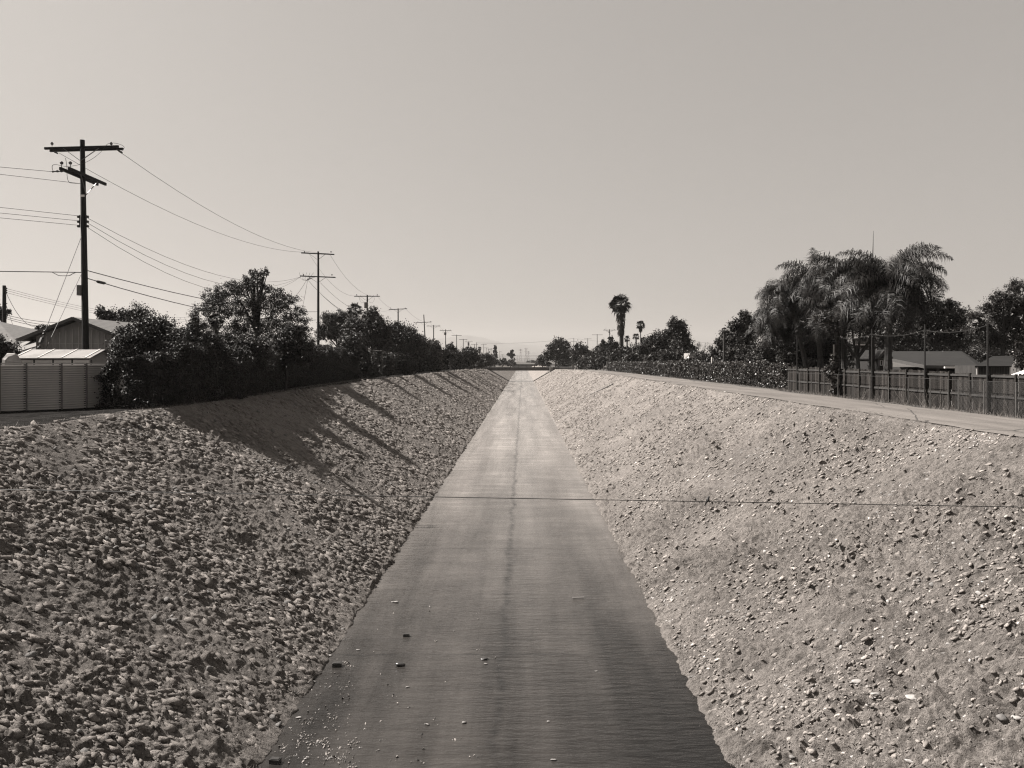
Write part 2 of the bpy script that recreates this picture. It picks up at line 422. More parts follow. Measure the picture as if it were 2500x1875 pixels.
# plateau on both sides, out to the horizon
def plateau(name, side, label):
    ys = [-60, 0, 20, 40, 60, 80, 100, 120, 150, 185, 218, 250, 290, 322, 400, 600, 760, 761, 1500, 4000, 9000, 15000]
    offs = np.array([0, 1.2, 3.5, 8, 30, 200, 3000, 12000])
    def xs(y):
        if y > 760.5: c = -1.0 if side < 0 else -1.0
        else: c = (float(crest_l(y)) - .45) if side < 0 else (float(crest_r(y)) + .45)
        return list((c - offs)[::-1]) if side < 0 else list(c + offs)
    def z(x, y):
        return float(zl(y) if side < 0 else zr(y)) - .01
    return grid(name, xs, ys, z, 'soil', label=label, category='ground', kind='structure')
plateau('ground', -1, 'bare earth ground stretching away left of the channel')
plateau('ground', +1, 'bare earth ground stretching away right of the channel')
# low concrete end of the far channel where it dips out of sight
MB().box(-30, 30, 759, 760.4, -1, 5.0).build('channel_end_wall', 'bridge', kind='structure', label='far end wall of the channel beyond the bridge', category='wall')
# dirt track coloured dark along the left crest, worn asphalt road along the right crest
yy = np.concatenate([np.arange(2, 120, 3.0), np.arange(120, 321, 8.0)])
def wob(y, k, a): return a * (float(fbm(np.array([y * .3]), np.array([k]), 3, 8)[0]) - .5)
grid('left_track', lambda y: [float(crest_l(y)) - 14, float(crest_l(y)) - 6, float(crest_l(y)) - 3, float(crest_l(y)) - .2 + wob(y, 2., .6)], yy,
     lambda x, y: float(zl(y)) + .012 , 'dark_ground', label='dirt track, coloured dark, along the top of the left bank', category='track', kind='structure')
yf = np.concatenate([np.arange(2, 60, .3), np.arange(60, 321, 2.0)])
grid('service_road', lambda y: [float(crest_r(y)) + .22 + wob(y, 4., .6), float(crest_r(y)) + 1.6, float(crest_r(y)) + 3.4, float(crest_r(y)) + 5.0 + wob(y, 6., 1.2)], yf,
     lambda x, y: float(zr(y)) + .03 + .05 * math.exp(-((x - float(crest_r(y)) - 2.5) / 2) ** 2), 'road',
     label='pale cracked asphalt service road on top of the right bank', category='road', kind='structure')

# hills
def hills(name, Yd, prof, label, depth):
    xs = [(p[0] - 1276) * Yd / F for p in prof]; V = []; N = 90
    px = np.linspace(prof[0][0], prof[-1][0], 400)
    py = np.interp(px, [p[0] for p in prof], [p[1] for p in prof])
    py = py - 2.2 * (fbm(px / 22, px * 0, 4, 15) - .5) * 2
    X = (px - 1276) * Yd / F; H = EYE - (py - 880) * Yd / F
    rows = 14; VV = []
    for j in range(rows):
        t = j / (rows - 1)
        rel = math.sin(math.pi * min(t * .5 / .5, 1) * .5) if t <= 1 else 1
        bump = (fbm(px / 30 + 0, px * 0 + j * .55, 4, 33) - .5) * .3 * math.sin(math.pi * t)
        z = -20 + (H + 20) * (rel + bump)
        y = Yd - depth * (1 - t) + 0 * px
        VV.append(np.stack([X * (y / Yd), y, z], 1))
    VV.append(np.stack([X, y + depth, -20 + 0 * z], 1)); rows += 1
    V = np.concatenate(VV); n1 = len(px)
    i = (np.arange(rows - 1)[:, None] * n1 + np.arange(n1 - 1)[None, :]).ravel()
    q = np.stack([i, i + 1, i + n1 + 1, i + n1], 1)
    link(name, fast_mesh(name, V, q, True), 'hill', label=label, category='hills', kind='structure')
hills('hills', 12500, [(-900,866),(300,862),(700,848),(950,838),(1071,827),(1110,823),(1132,821),(1178,822),(1200,831),(1234,839),(1291,843),(1347,843),(1420,850),(1550,856),(1716,853),(1747,850),(1900,846),(2200,852),(3400,866)],
      'faint mountain ridge fading into haze on the far horizon', 2500)
hills('hills', 8500, [(-900,874),(900,868),(1150,862),(1200,858),(1260,862),(1330,860),(1420,864),(1700,866),(2300,868),(3400,874)],
      'lower nearer foothill in front of the faint mountain ridge', 1500)

# ------------------------------------------------------------------ stones
def rock_mesh(rng, n=1):
    import bmesh
    bm = bmesh.new(); bmesh.ops.create_icosphere(bm, subdivisions=2, radius=1)
    V = np.array([v.co[:] for v in bm.verts]); Fc = np.array([[l.index for l in f.verts] for f in bm.faces]); bm.free()
    for _ in range(9):
        d = rng.normal(size=3); d /= np.linalg.norm(d); c = rng.uniform(.4, .8)
        k = V @ d; V = V - np.outer(np.maximum(k - c, 0), d) * .85
    V *= 1 + .05 * rng.normal(size=(len(V), 1))
    V *= np.array([1, rng.uniform(.55, .9), rng.uniform(.45, .75)])
    return V, Fc
rng = np.random.default_rng(5)
PROTO = [rock_mesh(rng) for _ in range(8)]
def slope_pt(side, Y, s):
    zc = float(zl(Y) if side < 0 else zr(Y)); x = FL - SLOPE * zc * s if side < 0 else FR + SLOPE * zc * s
    return np.array([x, Y, zc * s])
def on_slope(px, py):
    """where the sight line through a photo pixel meets the bank"""
    a = (px - 1276) / F; b = (py - 880) / F
    if a > 0 and px > 1276: Y = (FR + SLOPE * EYE) / (a + SLOPE * b); return np.array([a * Y, Y, EYE - b * Y])
    Y = (-FL + SLOPE * EYE) / (-a + SLOPE * b); return np.array([a * Y, Y, EYE - b * Y])
def rotm(rng):
    q = rng.normal(size=4); q /= np.linalg.norm(q); w, x, y, z = q
    return np.array([[1-2*(y*y+z*z),2*(x*y-z*w),2*(x*z+y*w)],[2*(x*y+z*w),1-2*(x*x+z*z),2*(y*z-x*w)],[2*(x*z-y*w),2*(y*z+x*w),1-2*(x*x+y*y)]])
def scatter(name, mat, side, n, rlo, rhi, label, y0=11, y1=130, seed=1, clusters=0):
    rng = np.random.default_rng(seed); Vs = []; Fs = []; off = 0
    cl = [(rng.uniform(12, 40), rng.uniform(.02, .95)) for _ in range(clusters)]
    for i in range(n):
        if clusters and rng.random() < .35:
            c = cl[rng.integers(len(cl))]; Y = c[0] + rng.normal() * .9; s = min(max(c[1] + rng.normal() * .045, .01), .97)
        else:
            Y = y0 * (y1 / y0) ** (rng.random() ** 1.0); s = rng.random() ** 1.25
        Y = min(max(Y, y0), y1); p = slope_pt(side, Y, s)
        r = rlo + (rhi - rlo) * rng.random() ** 3; r *= 1 + Y / 90
        V, Fc = PROTO[rng.integers(8)]
        W = (V * r) @ rotm(rng).T; W[:, 2] *= .8
        W = W + p + np.array([-side * .5, 0, .86]) * (.012 + r * .10)
        Vs.append(W); Fs.append(Fc + off); off += len(W)
    me = fast_mesh(name, np.concatenate(Vs), np.concatenate(Fs))
    link(name, me, mat, label=label, category='stones', kind='stuff')
scatter('embankment_stones', 'pale_stone', 1, 2600, .018, .075, 'pale pebbles and cobbles strewn over the right bank', seed=1, clusters=26)
scatter('embankment_stones', 'stone', 1, 1300, .03, .09, 'greyer cobbles half sunk in the right bank', seed=2, clusters=14)
scatter('embankment_stones', 'dirt_stone', -1, 700, .04, .14, 'dusty earth coloured stones half sunk in the left bank', seed=3, clusters=14)
scatter('embankment_stones', 'stone', -1, 240, .03, .085, 'scattered paler cobbles on the lower left bank', seed=4, y1=40, clusters=10)

def rubble(name, mat, side, n, r0, r1, label, seed, squash, along):
    import bmesh
    bm = bmesh.new(); bmesh.ops.create_icosphere(bm, subdivisions=1, radius=1); bm.verts.ensure_lookup_table()
    B0 = np.array([v.co[:] for v in bm.verts]); F0 = np.array([[l.index for l in f.verts] for f in bm.faces]); bm.free()
    rng = np.random.default_rng(seed); Y = 11.2 * (310 / 11.2) ** (rng.random(n) ** 1.25); S = rng.random(n)
    dens = fbm(Y * .35, S * 5, 3, 200 + seed); keep = rng.random(n) < np.clip(3.2 * (dens - .28), .12, 1); Y = Y[keep]; S = S[keep]; n = len(Y)
    zc = zl(Y) if side < 0 else zr(Y); run = SLOPE * zc; X = FL - run * S if side < 0 else FR + run * S
    nrm = np.array([.496 * -side, 0, .868]); dn = np.array([.868 * side, 0, .496]); cr = np.array([0, 1., 0])   # normal, up the slope, along the channel
    r = (r0 + (r1 - r0) * rng.random(n) ** 3.2) * (Y / 14) ** .38
    V = np.repeat(B0[None], n, 0) * (1 + .30 * rng.normal(size=(n, len(B0), 1)))
    a = rng.normal(size=n) * .6; ca, sa = np.cos(a)[:, None], np.sin(a)[:, None]
    ax = ca * dn + sa * cr; bx = -sa * dn + ca * cr
    tilt = rng.normal(size=(n, 1)) * .35; nz = nrm + tilt * ax; 
    W = V[:, :, 0:1] * (ax * along)[:, None] + V[:, :, 1:2] * (bx * rng.uniform(.6, .95, (n, 1)))[:, None] + V[:, :, 2:3] * (nz * squash * rng.uniform(.7, 1.3, (n, 1)))[:, None]
    P0 = np.stack([X, Y, zc * S], 1) + nrm * (relief(side, Y, S * np.hypot(run, zc), S)[:, None] + (-.12 if side < 0 else .05) * r[:, None])
    W = W * r[:, None, None] + P0[:, None]
    Fq = (F0[None] + (np.arange(n) * len(B0))[:, None, None]).reshape(-1, 3)
    link(name, fast_mesh(name, W.reshape(-1, 3), Fq), mat, label=label, category='rubble', kind='stuff')
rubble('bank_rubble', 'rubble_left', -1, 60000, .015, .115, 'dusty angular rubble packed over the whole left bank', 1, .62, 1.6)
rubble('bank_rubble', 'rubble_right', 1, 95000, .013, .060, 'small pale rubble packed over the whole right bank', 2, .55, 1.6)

def single_rock(name, p, r, mat, label, cat='stone', group=None, seed=0, flat=.7, stretch=1.0):
    rng = np.random.default_rng(seed); V, Fc = rock_mesh(rng); V = V * r * np.array([stretch, 1, flat])
    o = link(name, fast_mesh(name, V, Fc, True), mat, label=label, category=cat, group=group)
    o.location = Vector(p) + Vector((0, 0, r * flat * .35)); return o
for i, (px, py, rp, lab) in enumerate([
        (1693, 1655, 11, 'round pitted grey cobble at the foot of the right bank beside the water'),
        (1737, 1570, 8, 'pale cobble with a dark side just above the right water edge'),
        (2095, 1668, 14, 'large white oval stone in the lower middle of the right bank'),
        (2139, 1697, 12, 'square white stone just right of the large white oval stone'),
        (2229, 1706, 18, 'broad white humped stone on the lower right bank'),
        (2168, 1802, 14, 'round white cobble low on the right bank casting a dark shadow'),
        (2308, 1602, 13, 'long tilted grey stone on the right bank beside a dark lump'),
        (2384, 1465, 9, 'round white stone high on the right side of the right bank'),
        (2482, 1755, 12, 'pale round stone at the far right edge of the right bank'),
        (2225, 1863, 16, 'white lumpy stone at the bottom edge of the right bank')]):
    p = on_slope(px, py); r = rp * p[1] / F * 1.0
    single_rock('bank_stone', p, r, 'pale_stone' if i not in (0, 6) else 'stone', lab, 'stone', 'larger stones lying on the right bank', seed=20 + i, flat=.65, stretch=1.2)

# things lying in the water
def on_floor(px, py): Y = EYE * F / (py - 880); return np.array([wx(px, Y), Y, .01])
p = on_floor(978, 1626); single_rock('river_stone', p, .15, 'wet_stone', 'dark oval stone standing in the water left of the centre seam', 'stone', 'stones in the water', 3, .8, 1.15)
p = on_floor(1180, 1611); single_rock('river_stone', p, .125, 'wet_stone', 'dark flat stone lying in the water near the centre seam', 'stone', 'stones in the water', 4, .5, 1.2)
def slab(name, px, py, w, d, h, rot, mat, label, cat):
    p = on_floor(px, py); m = MB().box(-w/2, w/2, -d/2, d/2, 0, h); m.box(-w/2*.8, w/2*.8, -d/2*.7, d/2*.7, h, h + .012)
    me = bpy.data.meshes.new(name); me.from_pydata(m.v, [], m.f); o = link(name, me, mat, label=label, category=cat)
    o.location = p; o.rotation_euler = (0, 0, rot); return o
slab('brick', 992, 1554, .20, .10, .07, .05, 'wet_stone', 'small dark brick lying in the water above the oval stone', 'brick')
slab('broken_box', 823, 1627, .26, .17, .10, .1, 'wet_stone', 'dark broken box in the litter near the left water edge', 'box')
slab('broken_box', 672, 1863, .22, .15, .09, -.15, 'wet_stone', 'dark broken box in the litter at the bottom left of the water', 'box')
pa = on_floor(1398, 1462); MB().beam(pa + [0, 0, .03], pa + [.43, .02, .035], .035, .035).build('wooden_stick', 'pale_stone', label='straight pale stick lying across the water right of centre', category='stick')
def crumple(px, py, r, seed, label, mat='pale_scrap'):
    p = on_floor(px, py); rng = np.random.default_rng(seed); V, Fc = rock_mesh(rng); V = V * r * (1 + .3 * rng.normal(size=(len(V), 1)) * .8) * [1.4, 1, .5]
    o = link('litter_scrap', fast_mesh('litter_scrap', V, Fc), mat, label=label, category='litter', group='white scraps of litter in the water'); o.location = p + [0, 0, r * .3]
for i, (px, py, r, lab) in enumerate([(1186, 1622, .05, 'small white scrap just below the dark flat stone'), (966, 1472, .10, 'crumpled pale bag high on the left half of the water'),
        (1132, 1767, .07, 'crumpled white scrap low in the middle of the water'), (731, 1754, .06, 'white scrap at the left water edge low in the photo'),
        (763, 1667, .07, 'white scrap at the foot of the left bank'), (995, 1679, .05, 'flat white scrap below the oval stone'), (874, 1588, .05, 'white flake near the left edge level with the brick'),
        (1352, 1857, .05, 'lone white flake at the bottom right of the water'), (1338, 1763, .04, 'tiny pale flake right of the centre seam'), (1456, 1640, .04, 'tiny white flake on the right half of the water'),
        (1043, 1770, .05, 'white triangular scrap low on the left half of the water'), (805, 1602, .06, 'white scrap beside the left bank above the broken box')]):
    crumple(px, py, r, 50 + i, lab)
def flakes(n, seed, name, mat, label, box, size, cl=18):
    rng = np.random.default_rng(seed); c = [(rng.uniform(*box[0]), rng.uniform(*box[1])) for _ in range(cl)]
    P = []
    for i in range(n):
        a = c[rng.integers(cl)]; x = a[0] + rng.normal() * 10; y = a[1] + rng.normal() * 6
        if rng.random() < .35: x, y = rng.uniform(*box[0]), rng.uniform(*box[1])
        q = on_floor(x, y)
        if q[0] < FL + .1 or q[0] > FR - .1: continue
        P.append(q)
    P = np.array(P); k = len(P); s = size * (.4 + rng.random(k) ** 2 * 1.6)
    a = rng.random(k) * 6.28; t = np.stack([np.cos(a), np.sin(a), .5 * rng.normal(size=k)], 1); b = np.stack([-np.sin(a), np.cos(a), .5 * rng.normal(size=k)], 1)
    u = np.stack([0*a, 0*a, 0*a + 1], 1); s = s[:, None]; P[:, 2] += .012
    V = np.stack([P + t * s, P + b * s * .6, P - t * s, P - b * s * .6, P + u * s * .7], 1).reshape(-1, 3)
    i = np.arange(k)[:, None] * 5
    Fc = np.concatenate([i + [0, 1, 4], i + [1, 2, 4], i + [2, 3, 4], i + [3, 0, 4]])
    link(name, fast_mesh(name, V, Fc), mat, label=label, category='debris', kind='stuff')
flakes(520, 9, 'leaf_litter', 'litter', 'flecks of leaf litter gathered along the left water edge', ((690, 860), (1600, 1875)), .022)
flakes(80, 12, 'leaf_litter', 'pale_scrap', 'pale flecks of rubbish among the litter along the left water edge', ((700, 900), (1500, 1875)), .020)
flakes(90, 10, 'leaf_litter', 'litter', 'sparse flecks of litter over the left half of the water', ((860, 1230), (1430, 1875)), .022)

# ------------------------------------------------------------------ foliage
def leaf_quads(P, s, rng, aspect=.55, hang=0.0, nrm=None):
    n = len(P); s = np.broadcast_to(np.asarray(s, float), (n,))[:, None] * (.7 + .6 * rng.random((n, 1)))
    t = rng.normal(size=(n, 3)); t[:, 2] -= hang * 1.5; t /= np.linalg.norm(t, axis=1, keepdims=True)
    r = rng.normal(size=(n, 3)); r[:, 2] += .6
    b = np.cross(t, r); b /= np.linalg.norm(b, axis=1, keepdims=True) + 1e-9
    V = np.stack([P - t * s, P + b * s * aspect, P + t * s, P - b * s * aspect], 1).reshape(-1, 3)
    i = np.arange(n)[:, None] * 4
    return V, i + [0, 1, 2, 3]
def blob_points(rng, blob, s, cover, clump=.2, shell=.35):
    x, y, z, rx, ry, rz = blob
    A = math.pi * (rx * rz + rx * ry + ry * rz) / 3
    n = int(cover * A / (s * s)) + 12
    ncl = max(8, int(14 + 7 * A / max(clump * clump * 30 * rx * rz, .5) ** .5))
    ncl = min(ncl, 150, max(n // 12, 6))
    d = rng.normal(size=(ncl, 3)); d /= np.linalg.norm(d, axis=1, keepdims=True)
    rad = 1 - np.abs(rng.normal(size=(ncl, 1))) * shell; rad = np.clip(rad, .1, 1) * (.86 + .28 * rng.random((ncl, 1)))
    C = d * rad
    k = rng.integers(ncl, size=n); sz = (.6 + .8 * rng.random(ncl))[k][:, None]
    Q = C[k] + rng.normal(size=(n, 3)) * clump * .75 * sz
    return Q * [rx, ry, rz] + [x, y, z]
def crown(parent, blobs, mat, s, seed, cover=3.2, clump=.2, hang=0.0, aspect=.55, core=True, name='crown'):
    rng = np.random.default_rng(seed); Vs = []; Fs = []; off = 0
    for b in blobs:
        P = blob_points(rng, b, s, cover, clump)
        V, f = leaf_quads(P, s, rng, aspect, hang); Vs.append(V); Fs.append(f + off); off += len(V)
        if core:
            A = math.pi * b[3] * b[5]; n = int(1.5 * A / (4.8 * s * s)) + 4
            d = rng.normal(size=(n, 3)); d /= np.linalg.norm(d, axis=1, keepdims=True); d *= rng.random((n, 1)) ** .5 * .74
            V, f = leaf_quads(d * b[3:6] + np.array(b[:3]), s * 2.2, rng, .8, 0); Vs.append(V); Fs.append(f + off); off += len(V)
    V = np.concatenate(Vs); loc = np.array(parent.location) if parent is not None else np.zeros(3)
    return link(name, fast_mesh(name, V - loc, np.concatenate(Fs)), mat, parent)
def trunk(parent, base, blobs, r, mat='bark', seed=0, bend=.1):
    rng = random.Random(seed); m = MB(); base = Vector(base)
    top = max(b[2] for b in blobs); cx = sum(b[0] for b in blobs) / len(blobs); cy = sum(b[1] for b in blobs) / len(blobs)
    fork = base.lerp(Vector((cx, cy, top)), .45); fork.x += rng.uniform(-bend, bend)
    mid = base.lerp(fork, .5); mid.x += rng.uniform(-bend, bend)
    m.tube([base - Vector((0, 0, .1)), mid, fork], [r, r * .8, r * .65], 7)
    for b in blobs[:7]:
        c = Vector(b[:3]); k = fork.lerp(c, .5); k.z += .1 * (c - fork).length
        m.tube([fork, k, c], [r * .5, r * .3, r * .12], 5)
        for j in range(2):
            e = c + Vector((rng.uniform(-1, 1) * b[3], rng.uniform(-1, 1) * b[4], rng.uniform(0, 1) * b[5])) * .8
            m.tube([k, k.lerp(e, .6), e], [r * .2, r * .13, r * .05], 4)
    return m.build('trunk', mat, parent)
def gz(X, Y): return float(zl(Y)) if X < 0 else float(zr(Y))
def tree(name, label, cat, Y, blobs_px, mat='leaf_dark', group=None, seed=0, cover=3.2, clump=.2, sc=1.0, trunk_r=None, dy=.5, hang=0, core=True, base_px=None, aspect=.55):
    """blobs_px: (px, py, half width px, half height px[, depth offset m])"""
    rng = random.Random(seed); bl = []
    for i, b in enumerate(blobs_px):
        off = b[4] if len(b) > 4 else rng.uniform(-dy, dy) * b[2] * Y / F
        yy_ = Y + off; rx = b[2] * yy_ / F; rz = b[3] * yy_ / F
        bl.append((wx(b[0], yy_), yy_, wz(b[1], yy_), rx, (rx + rz) / 2, rz))
    bx = wx(base_px, Y) if base_px else sum(b[0] for b in bl) / len(bl)
    g = gz(bx, Y); t = thing(name, label, cat, group, (bx, Y, g))
    s = max(.05, Y * .00105) * sc
    crown(t, bl, mat, s, seed + 100, cover, clump, hang, aspect, core)
    H = max(b[2] for b in bl) - g
    trunk(t, (bx, Y, g), bl, trunk_r or max(.06, H * .028), seed=seed)
    return t

def frond(rng, L, az, el, droop, nl=26, ll=.5, lw=.028, hangf=.9):
    """pinnate palm frond: returns quads of rachis and leaflets"""
    n = nl; t = np.linspace(0, 1, n)
    a = el - droop * t ** 1.3                                       # pitch along the rachis
    dl = L / (n - 1); r = np.cumsum(np.cos(a)) * dl; z = np.cumsum(np.sin(a)) * dl
    az_t = az + rng.uniform(-.5, .5) * t ** 1.5; P = np.stack([r * np.cos(az_t), r * np.sin(az_t), z], 1)
    T = np.gradient(P, axis=0); T /= np.linalg.norm(T, axis=1, keepdims=True)
    side = np.array([-math.sin(az), math.cos(az), 0.])
    up = np.cross(side, T); up *= np.sign(up[:, 2:3] + 1e-6)
    V = []; Fq = []
    w = .035 * (1 - .8 * t)[:, None]
    for sgn in (1,):
        A = P + side * w; B = P - side * w
    k = len(P); V = [A, B]; i = np.arange(k - 1)
    Fq.append(np.stack([i, i + 1, i + 1 + k, i + k], 1)); off = 2 * k
    prof = np.sin(np.clip(t * .93 + .07, 0, 1) * math.pi) ** .6
    for sgn in (1, -1):
        for rep in range(3):
            tt = t[3:]; Pj = P[3:] + T[3:] * rng.normal(size=(k - 3, 1)) * dl * .4; n2 = k - 3
            ln = (ll * prof[3:] * (.6 + .7 * rng.random(n2)))[:, None]
            spread = .5 + 1.9 * (rng.random((n2, 1)) - .5)
            d1 = side * sgn * 1.0 + T[3:] * .55 + up[3:] * (spread - .5) * .9; d1 /= np.linalg.norm(d1, axis=1, keepdims=True)
            hg = hangf * (.35 + .75 * rng.random((n2, 1))); d2 = d1 * (1 - hg) + np.array([0, 0, -1.]) * hg + T[3:] * .15; d2 /= np.linalg.norm(d2, axis=1, keepdims=True)
            M1 = Pj + d1 * ln * .45; E = M1 + d2 * ln * .6
            wv = T[3:] * lw
            V += [Pj - wv * .5, Pj + wv * .5, M1 + wv, M1 - wv, E + wv * .15, E - wv * .15]
            i = np.arange(n2)
            Fq.append(np.stack([i, i + n2, i + 2 * n2, i + 3 * n2], 1) + off)
            Fq.append(np.stack([i + 3 * n2, i + 2 * n2, i + 4 * n2, i + 5 * n2], 1) + off); off += 6 * n2
    return np.concatenate(V), np.concatenate(Fq)
def queen_palm(px, Y, py_crown, L, label, seed, nf=22, trunk_r=.19, trunk_px=None, bias=0, erect=None, maxaz=None):
    rng = np.random.default_rng(seed); X = wx(px, Y); zc = wz(py_crown, Y); bx = wx(trunk_px or px, Y); g = gz(X, Y)
    t = thing('queen_palm', label, 'palm tree', 'queen palms behind the wooden fence', (bx, Y, g))
    Vs = []; Fs = []; off = 0
    nf = int(nf * 1.2)
    for i in range(nf):
        az = i * 2.399 + rng.uniform(-.2, .2); lv = i / nf
        el = 1.4 - 1.65 * lv + rng.uniform(-.12, .12); dr = 1.25 + 1.3 * rng.random() + .35 * (1 - lv)
        V, f = frond(rng, L * rng.uniform(.75, 1.12), az, el, dr, nl=46, ll=1.05, lw=.022)
        Vs.append(V + [X, Y, zc] + rng.normal(size=3) * .08 - np.array(t.location)); Fs.append(f + off); off += len(V)
    if erect:
        for (az, el, dr, l2) in erect:
            V, f = frond(rng, l2, az, el, dr, nl=50, ll=.95, lw=.017); Vs.append(V + [X, Y, zc] - np.array(t.location)); Fs.append(f + off); off += len(V)
    link('crown', fast_mesh('crown', np.concatenate(Vs), np.concatenate(Fs)), 'palm_leaf', t)
    m = MB(); B = Vector((bx, Y, g - .1)); E = Vector((X, Y, zc)); pts = []; rs = []
    for j in range(13):
        q = j / 12; p = B.lerp(E, q); p.x += .12 * math.sin(q * 3 + seed); pts.append(p)
        rs.append(trunk_r * (1.25 - .5 * q) * (1 + .1 * ((j * 7 + seed) % 3 - 1)))
    m.tube(pts, rs, 9)
    rr = random.Random(seed)
    for j in range(16):                                             # old leaf bases below the crown
        a = j * 2.4; q = .72 + .26 * j / 16; p = B.lerp(E, q); o = Vector((math.cos(a), math.sin(a), 0))
        m.tube([p + o * trunk_r * .6, p + o * trunk_r * 1.6 + Vector((0, 0, .35)), p + o * trunk_r * 2.3 + Vector((0, 0, .85))], [.07, .05, .02], 4)
    m.build('trunk', 'palm_bark', t); return t

def fan_leaf(rng, c, d, r, n=11, split=.55):
    """one fan: a folded disc split into blades"""
    d = np.array(d) / np.linalg.norm(d); s = np.cross(d, [0, 0, 1.]); s /= np.linalg.norm(s) + 1e-9; u = np.cross(s, d)
    roll = rng.uniform(-.6, .6); s, u = s * math.cos(roll) + u * math.sin(roll), -s * math.sin(roll) + u * math.cos(roll)
    V = []; Fq = []
    for i in range(n):
        a = -1.45 + 2.9 * i / (n - 1); da = 1.25 / n
        e = lambda a_, rr, dz: c + (d * math.cos(a_) + s * math.sin(a_)) * rr + u * dz
        L = r * (.85 + .3 * rng.random())
        tip = e(a, L, -.12 * r); tip = tip + np.array([0, 0, -.22 * r * rng.random()])
        k = len(V); V += [e(a, .04 * r, 0), e(a - da, r * split, .05 * r), tip, e(a + da, r * split, -.03 * r)]
        Fq.append((k, k + 1, k + 2, k + 3))
    return np.array(V), np.array(Fq)
def fan_palm(name, label, px, Y, py_c, r_px, base_r, skirt=0, nf=40, group=None, seed=0, base_px=None, skirt_w=.42, cat='palm tree'):
    rng = np.random.default_rng(seed); X = wx(px, Y); zc = wz(py_c, Y); R = r_px * Y / F; bx = wx(base_px or px, Y); g = gz(bx, Y)
    t = thing(name, label, cat, group, (bx, Y, g)); L = np.array(t.location)
    Vs = []; Fs = []; off = 0
    for i in range(nf):
        az = i * 2.399; el = 1.4 - 2.3 * (i / nf) + rng.uniform(-.15, .15)
        d = np.array([math.cos(az) * math.cos(el), math.sin(az) * math.cos(el), math.sin(el)])
        pet = R * rng.uniform(.35, .55); c = np.array([X, Y, zc]) + d * pet
        V, f = fan_leaf(rng, c, d + [0, 0, -.15], R * rng.uniform(.42, .62), 13, .72)
        w = np.cross(d, [0, 0, 1.]); w = w / (np.linalg.norm(w) + 1e-9) * .02 * max(1, Y / 100)
        o = np.array([X, Y, zc]); V2 = np.array([o - w, o + w, c + w, c - w])
        Vs += [V - L, V2 - L]; Fs += [f + off, np.array([[0, 1, 2, 3]]) + off + len(V)]; off += len(V) + 4
    link('crown', fast_mesh('crown', np.concatenate(Vs), np.concatenate(Fs)), 'palm_leaf', t)
    m = MB(); B = Vector((bx, Y, g - .1)); E = Vector((X, Y, zc))
    m.tube([B.lerp(E, q / 8) for q in range(9)], [base_r * (1.2 - .04 * q) for q in range(9)], 9); m.build('trunk', 'palm_bark', t)
    if skirt:
        Vs = []; Fs = []; off = 0; n = 420
        for i in range(n):
            q = rng.random() ** .8; az = rng.random() * 6.283; z = zc - q * skirt
            wd = skirt_w * R * (1 - .45 * q) * (1 + .15 * rng.normal())
            c = np.array([X + math.cos(az) * wd * .75, Y + math.sin(az) * wd * .75, z])
            d = np.array([math.cos(az) * .22, math.sin(az) * .22, -1.])
            s = np.array([-math.sin(az), math.cos(az), 0]) * rng.uniform(.06, .16) * R * .35
            l_ = rng.uniform(.5, 1.3)
            V = np.array([c - s, c + s, c + d * l_ + s * .5, c + d * l_ * 1.15 - s * .6]); Vs.append(V - L); Fs.append(np.array([[0, 1, 2, 3]]) + off); off += 4
        link('dead_frond_skirt', fast_mesh('skirt', np.concatenate(Vs), np.concatenate(Fs)), 'dead_frond', t)
    return t

